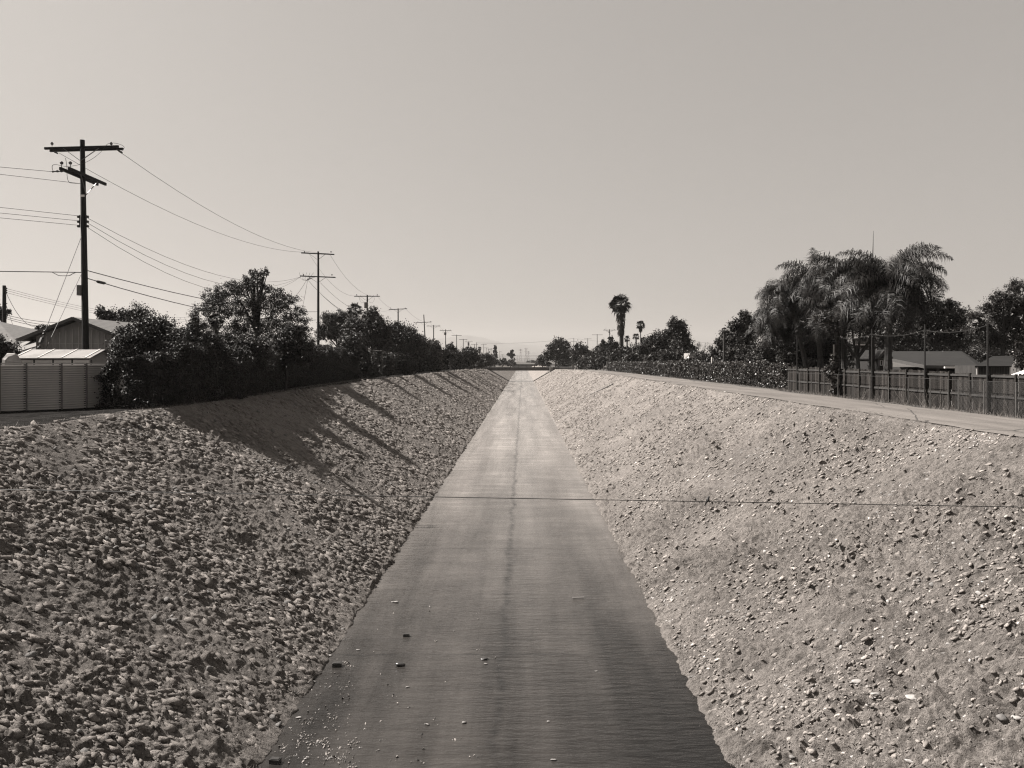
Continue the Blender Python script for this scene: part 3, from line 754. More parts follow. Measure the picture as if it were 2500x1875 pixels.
def leaf_wall(name, label, path, thick, mat, seed, s, cover=4.5, hang=.5, cat='hedge', stems=True, posts=False, rag=.25):
    """path: (X, Y, ground z, top z) along the front face; leaves fill a body 'thick' metres deep behind it"""
    rng = np.random.default_rng(seed); P = []
    path = np.array(path, float); seg = np.hypot(np.diff(path[:, 0]), np.diff(path[:, 1])); cum = np.concatenate([[0], np.cumsum(seg)])
    Ltot = cum[-1]; Hm = (path[:, 3] - path[:, 2]).mean(); loc = (path[0, 0], path[0, 1], path[0, 2])
    nl = int(cover * Ltot * (Hm + thick) / (s * s * 1.1))
    u = rng.random(nl) * Ltot
    X = np.interp(u, cum, path[:, 0]); Y = np.interp(u, cum, path[:, 1]); z0 = np.interp(u, cum, path[:, 2]); z1 = np.interp(u, cum, path[:, 3])
    z1 = z1 + rag * 2 * (fbm(u * .6, u * 0 + seed, 3, 17) - .5) * 1.6
    dX = np.interp(u, cum, np.gradient(path[:, 0], cum)); dY = np.interp(u, cum, np.gradient(path[:, 1], cum)); dn = np.hypot(dX, dY)
    sgn = -1 if path[:, 0].mean() < 0 else 1
    nx, ny = np.abs(dY / dn) * sgn, -dX / dn * sgn * np.sign(dY + 1e-9)
    v = rng.random(nl); on_top = rng.random(nl) < thick / (Hm + thick) * .9
    thk = thick * np.clip((u + .3) / 5, 0.05, 1)
    lump = 1.7 * (fbm(u * .8, v * 2.2, 4, seed) - .5)
    depth = np.where(on_top, rng.random(nl) * thk, np.abs(rng.normal(size=nl)) * .16 + lump * .55 + .05)
    zz = np.where(on_top, z1 + lump * .3 - np.abs(rng.normal(size=nl)) * .18, z0 + (z1 - z0) * v)
    edge = np.clip((zz - z0) / (z1 - z0), 0, 1); depth = depth + .35 * edge ** 6 * (~on_top)
    P = np.stack([X + nx * depth, Y + ny * depth, zz], 1)
    t = thing(name, label, cat, None, loc)
    V, f = leaf_quads(P, s, rng, .6, hang)
    # inner mass of larger leaves keeps light from passing straight through
    n2 = int(1.8 * Ltot * Hm / (4.8 * s * s)); k = rng.integers(nl, size=n2)
    Q = P[k].copy(); Q[:, 0] += nx[k] * (.1 + rng.random(n2) * np.maximum(thk[k] - .4, .05)); Q[:, 1] += ny[k] * .3; Q[:, 2] = z0[k] + (z1[k] - z0[k] - .35) * rng.random(n2)
    Q = Q[u[k] > 3]
    V2, f2 = leaf_quads(Q, s * 2.2, rng, .8, 0)
    link('foliage', fast_mesh('foliage', np.concatenate([V, V2]) - np.array(loc), np.concatenate([f, f2 + len(V)])), mat, t)
    if False:
        m = MB(); rr = random.Random(seed); q = 0
        while q < Ltot:
            x, y = np.interp(q, cum, path[:, 0]), np.interp(q, cum, path[:, 1]); a, b = np.interp(q, cum, path[:, 2]), np.interp(q, cum, path[:, 3])
            x += sgn * (thick * .3)
            m.tube([(x, y, a - .1), (x + rr.uniform(-.2, .2), y + rr.uniform(-.3, .3), (a + b) / 2), (x + rr.uniform(-.3, .3), y + rr.uniform(-.5, .5), b - .3)], [.05, .035, .015], 5)
            q += rr.uniform(1.2, 2.4)
        pass
    return t

# ---- left side: the big dark hedge, shrubs on it and trees behind
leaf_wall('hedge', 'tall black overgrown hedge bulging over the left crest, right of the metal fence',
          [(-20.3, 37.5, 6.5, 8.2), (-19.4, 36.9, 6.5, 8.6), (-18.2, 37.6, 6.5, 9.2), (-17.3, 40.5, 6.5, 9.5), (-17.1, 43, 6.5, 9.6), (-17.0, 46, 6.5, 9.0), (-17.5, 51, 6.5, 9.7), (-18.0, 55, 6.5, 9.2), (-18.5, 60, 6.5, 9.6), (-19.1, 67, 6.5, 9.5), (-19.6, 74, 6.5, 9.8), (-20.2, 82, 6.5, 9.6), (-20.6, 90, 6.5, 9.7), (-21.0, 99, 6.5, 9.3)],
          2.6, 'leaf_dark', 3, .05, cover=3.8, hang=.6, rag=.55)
SHR = 'shrubs growing through the hedge'
tree('shrub', 'dark rounded shrub nearest the metal fence, left end of the hedge', 'shrub', 41, [(330, 838, 50, 48), (300, 858, 34, 44), (372, 845, 42, 60), (345, 880, 60, 50), (322, 808, 32, 22), (355, 800, 32, 24)], 'leaf_dark', SHR, 1, 3.6)
tree('shrub', 'dark shrub with pointed twigs rising behind the left end of the hedge', 'shrub', 43, [(398, 815, 36, 46), (420, 860, 42, 55), (375, 800, 22, 26), (440, 845, 34, 45)], 'leaf_dark', SHR, 2, 3.4)
tree('shrub', 'shrub with a leafy spire just left of the big airy tree', 'shrub', 46, [(474, 800, 20, 36), (470, 850, 44, 48), (505, 845, 34, 40), (450, 830, 28, 30)], 'leaf_mid', SHR, 3, 3.4)
tree('shrub', 'broad shrub under the big airy tree', 'shrub', 52, [(560, 850, 52, 40), (625, 855, 50, 38), (590, 885, 70, 34), (520, 890, 60, 40)], 'leaf_mid', SHR, 4, 3.4)
tree('shrub', 'dark shrub below the right side of the big airy tree', 'shrub', 58, [(690, 845, 44, 46), (735, 860, 36, 44), (660, 880, 50, 32), (715, 815, 30, 26)], 'leaf_dark', SHR, 5, 3.4)
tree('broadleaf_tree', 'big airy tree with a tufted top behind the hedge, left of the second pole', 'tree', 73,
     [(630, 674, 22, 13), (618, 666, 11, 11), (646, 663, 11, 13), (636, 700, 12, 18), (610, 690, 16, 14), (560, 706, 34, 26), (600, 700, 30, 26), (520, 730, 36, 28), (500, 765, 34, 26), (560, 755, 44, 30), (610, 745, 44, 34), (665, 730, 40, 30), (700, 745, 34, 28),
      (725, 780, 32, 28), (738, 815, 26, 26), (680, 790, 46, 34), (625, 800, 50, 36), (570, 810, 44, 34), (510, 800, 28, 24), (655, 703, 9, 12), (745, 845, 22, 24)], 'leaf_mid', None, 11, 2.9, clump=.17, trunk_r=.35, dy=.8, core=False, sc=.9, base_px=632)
tree('broadleaf_tree', 'dark tree rising behind the gabled house beside the first pole', 'tree', 72, [(340, 775, 40, 30), (385, 795, 34, 30), (300, 775, 30, 26), (262, 775, 20, 24), (246, 762, 12, 18), (310, 800, 60, 30)], 'leaf_mid', None, 12, 3.2, hang=.4)
tree('broadleaf_tree', 'small tree peeking between the two roofs on the left', 'tree', 80, [(95, 803, 14, 9), (112, 802, 14, 9), (85, 812, 14, 9), (125, 806, 10, 7)], 'leaf_mid', None, 13, 3.0)
tree('broadleaf_tree', 'leafy bush in front of the shingled roof at the left edge of the photo', 'bush', 45, [(-8, 850, 30, 36), (22, 862, 26, 36), (8, 885, 36, 24), (-30, 870, 30, 40)], 'leaf_mid', None, 14, 3.2)
tree('broadleaf_tree', 'drooping branch tips of a tree at the extreme left edge above the roof', 'tree', 75, [(-22, 760, 30, 32), (0, 765, 14, 22), (-50, 770, 40, 50), (18, 762, 8, 8)], 'leaf_mid', None, 15, 2.2, hang=.8)
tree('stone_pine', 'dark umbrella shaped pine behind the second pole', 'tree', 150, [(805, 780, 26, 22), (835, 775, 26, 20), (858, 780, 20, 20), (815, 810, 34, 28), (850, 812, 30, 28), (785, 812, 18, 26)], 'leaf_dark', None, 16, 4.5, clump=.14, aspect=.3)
fan_palm('fan_palm', 'short bushy fan palm top between the second and third poles', 868, 148, 757, 22, .25, 0, 34, None, 17)
tree('broadleaf_tree', 'wide leafy tree around the third pole', 'tree', 124, [(868, 800, 40, 32), (900, 780, 24, 28), (925, 795, 26, 30), (912, 762, 14, 14), (944, 812, 18, 22), (885, 830, 50, 32), (930, 835, 34, 30)], 'leaf_mid', None, 18, 3.0)
tree('shrub', 'round shrub between the second and third poles above the hedge end', 'shrub', 96, [(862, 838, 32, 32), (845, 858, 30, 24), (880, 862, 30, 24), (830, 868, 30, 20)], 'leaf_mid', SHR, 19, 3.2)
tree('broadleaf_tree', 'dense dark tree below the fourth pole', 'tree', 148, [(980, 812, 36, 24), (955, 830, 34, 32), (1000, 830, 34, 30), (985, 855, 44, 34), (950, 865, 30, 30), (1020, 850, 26, 30), (965, 805, 20, 18)], 'leaf_dark', None, 20, 3.6)
tree('broadleaf_tree', 'pale leaved tree right of the leaning fifth pole', 'tree', 172, [(1052, 848, 20, 20), (1060, 868, 24, 22), (1072, 862, 12, 24), (1044, 862, 16, 26), (1066, 840, 8, 10)], 'leaf_light', None, 21, 2.6)
tree('broadleaf_tree', 'dark twiggy tree in front of the leaning fifth pole', 'tree', 166, [(1025, 832, 18, 16), (1030, 856, 22, 26), (1010, 870, 26, 22), (1038, 875, 16, 18)], 'leaf_dark', None, 22, 2.8)
HG = 'bushes along the left fence line'
for i, (px, Y, w, h, top, mt, lab) in enumerate([
        (893, 101, 20, 40, 858, 'leaf_dark', 'dark column of hedge just right of the clipped hedge end'), (945, 108, 18, 40, 862, 'leaf_mid', 'leafy clump beside the metal pipe frame'),
        (990, 122, 24, 36, 866, 'leaf_dark', 'dark bush under the fourth pole'), (1084, 175, 26, 30, 852, 'leaf_dark', 'dark bush around the sixth pole foot'),
        (1100, 190, 13, 20, 838, 'leaf_mid', 'rounded tree top just right of the sixth pole'), (1110, 205, 20, 30, 852, 'leaf_dark', 'bush below the eighth pole'),
        (1146, 225, 24, 30, 847, 'leaf_dark', 'tall dark bush right of the eighth pole'), (1128, 215, 16, 22, 858, 'leaf_mid', 'bush between the eighth and ninth poles'),
        (1165, 260, 14, 22, 866, 'leaf_mid', 'bush left of the round tree by the bridge'), (1186, 290, 20, 24, 862, 'leaf_dark', 'round dark tree just left of the bridge rail'),
        (1175, 270, 14, 16, 874, 'leaf_light', 'pale bush near the left end of the bridge'), (1062, 165, 18, 28, 870, 'leaf_dark', 'dark bush on the vine covered board fence')]):
    b = [(px, top + h * .35, w * .8, h * .42), (px - w * .45, top + h * .8, w * .7, h * .5), (px + w * .45, top + h * .75, w * .7, h * .5), (px, top + h * 1.05, w, h * .4)]
    tree('hedge_bush', lab, 'bush', Y, b, mt, HG, 30 + i, 3.6)
leaf_wall('hedge', 'low ragged line of overgrown fence hedge running from the pipe frame toward the bridge',
          [(-22.2, 101, 6.5, 9.0), (-22.6, 120, 6.5, 9.6), (-22.6, 150, 6.4, 9.2), (-22.8, 180, 6.3, 8.6), (-22.4, 215, 6.2, 9.2), (-20.5, 255, 5.9, 8.6), (-17.6, 300, 5.4, 8.0)], 2.2, 'leaf_dark', 6, .14, cover=3.6, hang=.4, rag=.9)
# ---- right side hedge of vines on a wire fence and everything behind it
def fx(Y): return float(crest_r(Y)) + 6.25
path = [(fx(Y), Y, float(zr(Y)), float(zr(Y)) + 2.2) for Y in (196, 175, 150, 130, 115, 100, 90, 80, 72, 64)]
vh = leaf_wall('vine_hedge', 'long wall of glossy vines over a wire fence beside the service road', path, .7, 'leaf_vine', 8, .075, cover=3.0, hang=.3, rag=.18)
for Y in np.arange(66, 196, 3.2): MB().tube([(fx(Y) + .35, Y, float(zr(Y)) - .1), (fx(Y) + .35, Y, float(zr(Y)) + 2.0)], .03, 6).build('post', 'galv', vh)
BG = 'bushes and trees behind the vine hedge'
for i, a in enumerate([
    ('bush', 'round bush over the vine hedge nearest the wooden fence', 'bush', 84, [(1862, 862, 34, 30), (1890, 850, 26, 34), (1840, 880, 36, 18), (1880, 885, 40, 26)], 'leaf_mid'),
    ('bush', 'dense bush over the vine hedge left of the palm cluster', 'bush', 93, [(1795, 866, 36, 26), (1825, 872, 34, 24), (1770, 875, 30, 20)], 'leaf_mid'),
    ('bush', 'leafy bush over the vine hedge below the bare tree', 'bush', 108, [(1725, 876, 32, 18), (1752, 864, 26, 22), (1700, 880, 30, 14), (1745, 880, 34, 18)], 'leaf_dark'),
    ('bush', 'broad bush over the vine hedge below the tall leafy tree', 'bush', 135, [(1640, 868, 40, 22), (1680, 874, 34, 18), (1600, 876, 36, 18), (1660, 884, 50, 14)], 'leaf_mid'),
    ('bush', 'rounded bush over the vine hedge near its far end', 'bush', 168, [(1565, 875, 32, 16), (1540, 880, 26, 14), (1590, 882, 30, 12)], 'leaf_mid'),
    ('broadleaf_tree', 'tall leafy tree with a bulky top right of the fan palms', 'tree', 150, [(1648, 792, 20, 19), (1665, 800, 16, 20), (1640, 815, 22, 20), (1670, 830, 22, 28), (1610, 828, 28, 20), (1590, 840, 24, 20), (1640, 845, 40, 26), (1685, 855, 22, 20), (1600, 862, 34, 18), (1570, 858, 22, 22)], 'leaf_dark'),
    ('broadleaf_tree', 'dark dense tree at the left edge of the palm cluster', 'tree', 100, [(1818, 775, 18, 18), (1800, 795, 28, 22), (1825, 810, 30, 36), (1772, 820, 20, 14), (1785, 838, 34, 26), (1755, 838, 14, 14), (1820, 845, 36, 26), (1835, 790, 16, 26)], 'leaf_dark'),
    ('broadleaf_tree', 'dark tree mass filling in behind the queen palm trunks', 'tree', 86, [(1930, 830, 60, 40), (2000, 820, 60, 40), (1900, 810, 40, 40), (1960, 865, 70, 28), (2050, 850, 40, 34)], 'leaf_dark'),
    ('broadleaf_tree', 'dark tree behind the brown roofed house', 'tree', 90, [(2290, 760, 44, 34), (2335, 775, 36, 34), (2250, 780, 44, 40), (2310, 815, 60, 36), (2350, 820, 36, 34), (2318, 742, 14, 12), (2220, 815, 44, 36), (2160, 825, 40, 30)], 'leaf_dark'),
    ('broadleaf_tree', 'big feathery tree at the right edge behind the small shed', 'tree', 76, [(2480, 704, 26, 24), (2450, 730, 40, 26), (2500, 745, 50, 34), (2420, 755, 34, 22), (2380, 772, 26, 14), (2465, 785, 54, 34), (2395, 800, 34, 28), (2430, 835, 50, 30), (2510, 820, 50, 40)], 'leaf_mid'),
    ('broadleaf_tree', 'small bright tree beside the small shed at the right edge', 'tree', 50, [(2488, 862, 16, 22), (2500, 885, 18, 22), (2485, 840, 10, 10)], 'leaf_light'),
    ('broadleaf_tree', 'big round tree right of the bridge', 'tree', 345, [(1362, 840, 18, 16), (1345, 850, 14, 14), (1378, 845, 16, 14), (1340, 868, 16, 18), (1365, 868, 26, 20), (1388, 868, 18, 20), (1322, 878, 12, 12), (1330, 888, 16, 10), (1380, 888, 26, 12)], 'leaf_mid'),
    ('broadleaf_tree', 'dark tree behind the tall plain pole right of the bridge', 'tree', 330, [(1413, 848, 14, 12), (1405, 865, 18, 16), (1425, 858, 16, 16), (1440, 866, 14, 14), (1415, 885, 26, 16), (1440, 885, 20, 16)], 'leaf_dark'),
    ('broadleaf_tree', 'dark bushy tree left of the pole with the drooping cable', 'tree', 265, [(1455, 870, 16, 20), (1440, 890, 18, 12), (1462, 888, 16, 14), (1475, 862, 12, 14)], 'leaf_mid'),
    ('conifer_tree', 'dark spiky conifer right of the pole with the drooping cable', 'tree', 236, [(1492, 830, 7, 14), (1490, 842, 14, 12), (1472, 838, 6, 12), (1505, 842, 9, 10), (1482, 855, 20, 14), (1500, 860, 20, 14)], 'leaf_dark'),
    ('bush', 'clump of bushes behind the small board gate', 'bush', 238, [(1480, 878, 18, 14), (1500, 880, 22, 14), (1465, 886, 14, 14), (1455, 895, 10, 10)], 'leaf_dark'),
    ('bush', 'leafy clump between the tall fan palm and the vine hedge', 'bush', 190, [(1530, 860, 26, 18), (1555, 858, 24, 20), (1510, 872, 26, 16), (1540, 878, 36, 14), (1572, 870, 26, 16)], 'leaf_dark'),
    ('bush', 'bushes on the fence between the bridge and the white barrier', 'bush', 300, [(1420, 890, 14, 14), (1430, 880, 12, 14), (1442, 892, 12, 12)], 'leaf_dark'),
    ]):
    nm, lab, cat, Y, bl, mt = a
    tree(nm, lab, cat, Y, bl, mt, BG, 60 + i, 3.4 if Y < 60 or nm != 'broadleaf_tree' else 3.0, aspect=.35 if 'feathery' in lab else .55)
for i, (lab, Y, bl) in enumerate([
    ('dark tree belt low behind the brown roofed house', 112, [(2190, 850, 50, 30), (2260, 850, 60, 34), (2340, 846, 60, 36), (2410, 850, 50, 32)]),
    ('dark tree belt low behind the small shed at the right edge', 100, [(2400, 862, 50, 24), (2470, 858, 50, 34), (2530, 850, 50, 50)]),
    ('dark thicket behind the vine covered post and palm trunks', 84, [(1960, 880, 60, 24), (2040, 878, 60, 28), (2110, 872, 40, 22)]),
    ('thicket between the palm trunks nearest the wooden fence', 66, [(1950, 862, 30, 34), (1990, 850, 36, 40), (2035, 850, 36, 44), (1920, 868, 26, 30)])]):
    tree('thicket', lab, 'trees', Y, bl, 'leaf_dark', BG, 90 + i, 3.4)
# bare tree
t = thing('bare_tree', 'small leafless tree standing above the vine hedge', 'tree', None, (wx(1700, 100), 100, 6.3)); m = MB(); rr = random.Random(4)
def twig(m, p, d, L, r, n):
    q = p + d * L; m.tube([p, p.lerp(q, .5) + Vector((rr.uniform(-.05, .05), 0, 0)) * L, q], [r, r * .8, r * .6], 4)
    if n:
        for _ in range(3 if n > 1 else 4):
            e = (d + Vector((rr.uniform(-.6, .6), rr.uniform(-.6, .6), rr.uniform(-.1, .35)))).normalized(); twig(m, p.lerp(q, rr.uniform(.6, 1)), e, L * rr.uniform(.6, .75), r * .6, n - 1)
twig(m, Vector((wx(1700, 100), 100, 6.3)), Vector((0, 0, 1)), 2.2, .09, 4); m.build('branches', 'bark', t)

# palms
queen_palm(1935, 64, 742, 4.3, 'leftmost queen palm with long fronds arching over the dark dense tree', 1, 34, trunk_px=1977)
queen_palm(2003, 62, 705, 4.0, 'queen palm with one upright pointed frond left of the cluster middle', 2, 31, trunk_px=2001, erect=[(1.9, 1.5, .5, 3.6)])
queen_palm(2068, 57, 690, 4.2, 'tallest bushy queen palm in the middle of the cluster', 3, 34, trunk_px=2061)
queen_palm(2172, 50, 716, 4.4, 'rightmost queen palm on the thickest trunk with a tall frond curving over', 4, 37, trunk_r=.24, trunk_px=2172, erect=[(.15, 1.56, 2.5, 6.4), (.3, 1.5, 2.2, 5.6), (-.4, 1.4, 2.1, 5.2), (2.8, 1.5, 1.9, 5.0), (.9, 1.45, 2.0, 4.8), (-1.2, 1.5, 1.9, 4.8)])
queen_palm(2122, 54, 735, 3.8, 'queen palm wedged between the tallest and the rightmost palms', 5, 24, trunk_px=2134)
queen_palm(1905, 68, 795, 3.4, 'low queen palm drooping at the left of the cluster', 6, 20, trunk_px=1952, trunk_r=.15)
queen_palm(2045, 56, 770, 3.2, 'low queen palm with glossy fronds in front of the others', 7, 22, trunk_px=2040, trunk_r=.15)
m = MB(); X = wx(2129, 54); m.tube([(X, 54, 13.0), (X + .05, 54, 16.2), (X + .1, 54, 17.9)], [.05, .035, .008], 5)
m.build('unopened_frond', 'palm_leaf', bpy.data.objects['queen_palm.004'])
# tree with bare forking limbs among the palms
t = thing('forked_tree', 'tree with bare forking limbs standing between the queen palm trunks', 'tree', None, (wx(2092, 53), 53, 6.33)); m = MB()
b0 = Vector((wx(2092, 53), 53, 6.2)); f0 = b0 + Vector((0, 0, 2.9)); m.tube([b0, b0 + Vector((.05, 0, 1.4)), f0], [.26, .22, .18], 8)
for dx, dy_, dz in ((-1.2, .2, 2.0), (-.5, -.3, 2.4), (.4, .3, 2.5), (1.3, .1, 2.2), (.9, -.4, 1.5)):
    e = f0 + Vector((dx, dy_, dz)); m.tube([f0 - Vector((0, 0, .2)), f0.lerp(e, .5) + Vector((dx * .15, 0, -.1)), e], [.11, .08, .05], 5)
m.build('trunk', 'bark', t)
crown(t, [(b0.x + dx, 53, 12.0 + dz, 1.3, 1.2, .7) for dx, dz in ((-1.4, -.3), (0, .2), (1.4, -.2))], 'leaf_mid', .09, 77, 2.5)
fan_palm('fan_palm', 'very tall fan palm with a shaggy brown skirt, tallest tree right of the channel', 1516, 195, 745, 28, .37, 7.1, 52, None, 31, skirt_w=.50)
m = MB(); X = wx(1519.5, 199); m.tube([(X, 199, 5.9), (X + .05, 199, 18)], [.3, .26], 7); m.build('palm_trunk', 'palm_bark', label='bare palm trunk right behind the very tall fan palm', category='palm trunk')
fan_palm('fan_palm', 'small round fan palm on a thin trunk right of the very tall one', 1564, 260, 794, 13, .16, 1.2, 30, None, 32, skirt_w=.3)
FP = 'short fan palms in the trees right of the channel'
fan_palm('fan_palm', 'short fan palm just right of the very tall fan palm', 1531, 200, 828, 10, .2, 0, 24, FP, 33)
fan_palm('fan_palm', 'short fan palm below the small round fan palm', 1553, 205, 822, 10, .2, 0, 24, FP, 34)
fan_palm('fan_palm', 'short fan palm right below the small round fan palm', 1572, 200, 832, 11, .2, 0, 24, FP, 35)
fan_palm('fan_palm', 'spiky palm at the foot of the very tall fan palm', 1524, 186, 868, 18, .2, 0, 26, FP, 36)
fan_palm('fan_palm', 'spiky palm behind the tallest right hand pole', 1465, 255, 852, 14, .2, 0, 26, FP, 37)
fan_palm('fan_palm', 'fan palm top at the left edge of the dark dense tree', 1768, 88, 806, 8, .14, 0, 20, FP, 38)
fan_palm('fan_palm', 'far fan palm among the distant left poles', 1171, 560, 851, 6, .3, 2.6, 30, None, 39, skirt_w=.5)
fan_palm('fan_palm', 'fan palm mixed into the big airy tree on the left', 528, 62, 782, 20, .2, 0, 26, None, 40)

# far trees beyond the bridge
FT = 'far trees beyond the bridge'
for i, (nm, lab, Y, bl, mt) in enumerate([
    ('cypress_tree', 'slim pointed cypress standing above the far left trees', 620, [(1209, 848, 3.2, 8), (1209, 858, 4.5, 9), (1210, 868, 5, 9), (1208, 876, 5, 8)], 'leaf_dark'),
    ('broadleaf_tree', 'lone layered pine left of the open view to the hills', 640, [(1249, 858, 5, 4), (1244, 865, 6, 4), (1254, 866, 5, 4), (1249, 872, 4, 5)], 'leaf_dark'),
    ('broadleaf_tree', 'low dense tree under the lone layered pine', 600, [(1250, 882, 10, 8), (1242, 888, 8, 6), (1256, 889, 6, 5)], 'leaf_mid'),
    ('broadleaf_tree', 'dark tree between the cypress and the lone pine', 520, [(1229, 880, 9, 7), (1222, 887, 9, 5), (1237, 887, 7, 5)], 'leaf_dark'),
    ('broadleaf_tree', 'bushy tree at the foot of the cypress', 480, [(1213, 884, 9, 9), (1205, 882, 7, 8), (1200, 872, 8, 8)], 'leaf_mid'),
    ('broadleaf_tree', 'dark tree left of the cypress', 430, [(1192, 872, 9, 10), (1198, 884, 9, 8), (1183, 884, 9, 8)], 'leaf_dark'),
    ('broadleaf_tree', 'hazy round tree in the middle of the far view', 1500, [(1292, 886, 8, 6), (1286, 890, 6, 4)], 'leaf_dark'),
    ('broadleaf_tree', 'hazy tree right of the hazy round tree', 1300, [(1303, 885, 8, 7), (1312, 884, 6, 6)], 'leaf_dark'),
    ('broadleaf_tree', 'faint hazy trees left of the middle of the far view', 2000, [(1279, 889, 5, 4), (1272, 891, 5, 3), (1267, 888, 4, 4)], 'leaf_dark'),
    ('broadleaf_tree', 'mid distance tree left of the big round tree by the bridge', 560, [(1318, 882, 8, 8), (1322, 872, 6, 6), (1310, 889, 6, 5)], 'leaf_mid'),
    ]):
    tree(nm, lab, 'tree', Y, bl, mt, FT, 120 + i, 4.5, trunk_r=.25)


# ------------------------------------------------------------------ utility poles
LINE = 26.0
def px_line(px): return LINE * F / (1276 - px)
def pole(px_top, py_top, Y, label, arms=(), transformer=None, r=.16, px_base=None, plain=False, group='wooden utility poles on the left', g=None, detail=True):
    xt = wx(px_top, Y); zt = wz(py_top, Y); xb = wx(px_base, Y) if px_base else xt
    g = g if g is not None else (gz(xb, Y)); t = thing('utility_pole', label, 'utility pole', group, (xb, Y, g)); r = max(r, .00012 * Y)
    MB().tube([(xb, Y, g - .2), (xb + (xt - xb) * .5, Y, (g + zt) / 2), (xt, Y, zt)], [r * 1.1, r * .95, r * .72], 10).build('shaft', 'pole_wood', t)
    for a in arms:
        py, L = a[0], a[1]; double = len(a) > 2 and a[2]; z = wz(py, Y); xa = xb + (xt - xb) * (z - g) / (zt - g) + (a[3] if len(a) > 3 else 0)
        tl = a[4] if len(a) > 4 else 0.0
        h = max(.13, .00022 * Y)
        for sy in ((-r - .07, r + .07) if double else (-r - .07,)):
            MB().beam((xa - L / 2, Y + sy, z - tl), (xa + L / 2, Y + sy, z + tl), .11, h).build('crossarm', 'pole_wood', t)
        if detail:
            for s in (-1, 1): MB().beam((xa + s * L * .24, Y - r - .14, z - h / 2), (xb + (xt - xb) * (z - g) / (zt - g) + s * .05, Y - r - .02, z - .75), .045, .03).build('brace', 'galv' if Y < 60 else 'pole_wood', t)
            for s in (-1, 1):
                q = (xa + s * L * .40, Y - r - .07, z + h / 2)
                MB().tube([q, (q[0], q[1], q[2] + .1), (q[0], q[1], q[2] + .1), (q[0], q[1], q[2] + .2), (q[0], q[1], q[2] + .26)], [.02, .02, .07, .085, .03], 7).build('insulator', 'ceramic', t)
    if transformer:
        z0, z1, R = transformer; sx = -.1
        c = MB().tube([(xt + sx, Y - r - R, wz(z1, Y)), (xt + sx, Y - r - R, wz(z0, Y)), (xt + sx, Y - r - R, wz(z0, Y) + .08)], [R, R, R * .6], 12).build('transformer', 'galv', t)
        m = MB()
        for s in (-1, 1):
            zz = wz(z0, Y); m.tube([(xt + s * 1.1, Y - r - .1, zz + 1.25), (xt + s * 1.25, Y - r - .1, zz + .5), (xt + s * .9, Y - r - .2, zz - .1), (xt + s * .35, Y - r - .25, zz + .1)], .02, 4)
        m.build('jumper_wire', 'wire', t)
    return t, xt, zt

Y1 = 46.0
p1, x1, z1 = pole(201, 342, Y1, 'tall dark utility pole nearest the camera with crossarms set at two angles', [(363, 4.4, True, .1, .06)], px_base=211, r=.19)
cx = wx(206, Y1); z = wz(431, Y1)                                  # second pair of arms, at right angles
for sx in (-.28, .22): MB().beam((cx + sx, Y1 - 1.95, z), (cx + sx, Y1 + 1.95, z - .02), .12, .17).build('crossarm', 'pole_wood', p1)
for s in (-1, 1): MB().beam((cx + .3, Y1 + s * .9, z - .1), (cx + .1, Y1, z - 1.1), .05, .03).build('brace', 'galv', p1)
for q in ((cx - .28, Y1 - 1.8, z + .08), (cx + .22, Y1 - 1.8, z + .08)):
    MB().tube([q, (q[0], q[1], q[2] + .2), (q[0], q[1], q[2] + .2), (q[0], q[1], q[2] + .3), (q[0], q[1], q[2] + .36)], [.02, .02, .08, .1, .04], 8).build('insulator', 'ceramic', p1)
YI = Y1 - 1.85
MB().tube([(wx(156, YI), YI, wz(417, YI)), (wx(150, YI), YI, wz(418, YI)), (wx(145, YI), YI, wz(418, YI)), (wx(140, YI), YI, wz(418, YI)), (wx(135, YI), YI, wz(418.5, YI)), (wx(128, YI), YI, wz(419, YI))], [.03, .07, .03, .07, .03, .06], 7).build('insulator', 'ceramic', p1)
MB().tube([(x1 + 2.15, Y1 - .3, wz(366, Y1)), (x1 + 2.3, Y1 - .1, wz(371, Y1)), (x1 + 2.4, Y1, wz(374, Y1))], [.03, .06, .05], 7).build('insulator', 'ceramic', p1)
MB().tube([(x1 - 1.6, Y1 - .1, wz(372, Y1)), (x1 - 1.45, Y1, wz(375, Y1))], [.06, .04], 7).build('insulator', 'ceramic', p1)
for s, xx in ((-1, 197), (1, 213)):
    X = wx(xx, Y1)
    MB().beam((X, Y1 - .1, wz(526, Y1)), (X, Y1 - .1, wz(556, Y1)), .05, .05).build('insulator_rack', 'dark_metal', p1)
    for py in (530, 542, 553): MB().tube([(X + s * .08, Y1 - .1, wz(py, Y1) - .07), (X + s * .08, Y1 - .1, wz(py, Y1)), (X + s * .08, Y1 - .1, wz(py, Y1) + .07)], [.06, .09, .06], 7).build('insulator', 'ceramic', p1)
MB().box(wx(199, Y1) - .12, wx(199, Y1) + .12, Y1 - .3, Y1 - .06, wz(722, Y1), wz(697, Y1)).build('equipment_box', 'galv', p1)
MB().box(wx(203, Y1) - .02, wx(211, Y1), Y1 - .215, Y1 - .2, wz(482, Y1), wz(477, Y1)).build('tag_plate', 'white', p1)
def loopw(name, pts, r=.014, mat='wire', parent=p1):
    P = [Vector((wx(a, Y1 + c), Y1 + c, wz(b, Y1 + c))) for a, b, c in pts]; out = []
    for i in range(len(P) - 1):
        p0, pa, pb, p3 = P[max(i - 1, 0)], P[i], P[i + 1], P[min(i + 2, len(P) - 1)]
        for k in range(6):
            t = k / 6; out.append(.5 * ((2 * pa) + (pb - p0) * t + (2 * p0 - 5 * pa + 4 * pb - p3) * t * t + (3 * pa - p0 - 3 * pb + p3) * t ** 3))
    out.append(P[-1]); MB().tube(out, r, 4).build(name, mat, parent)
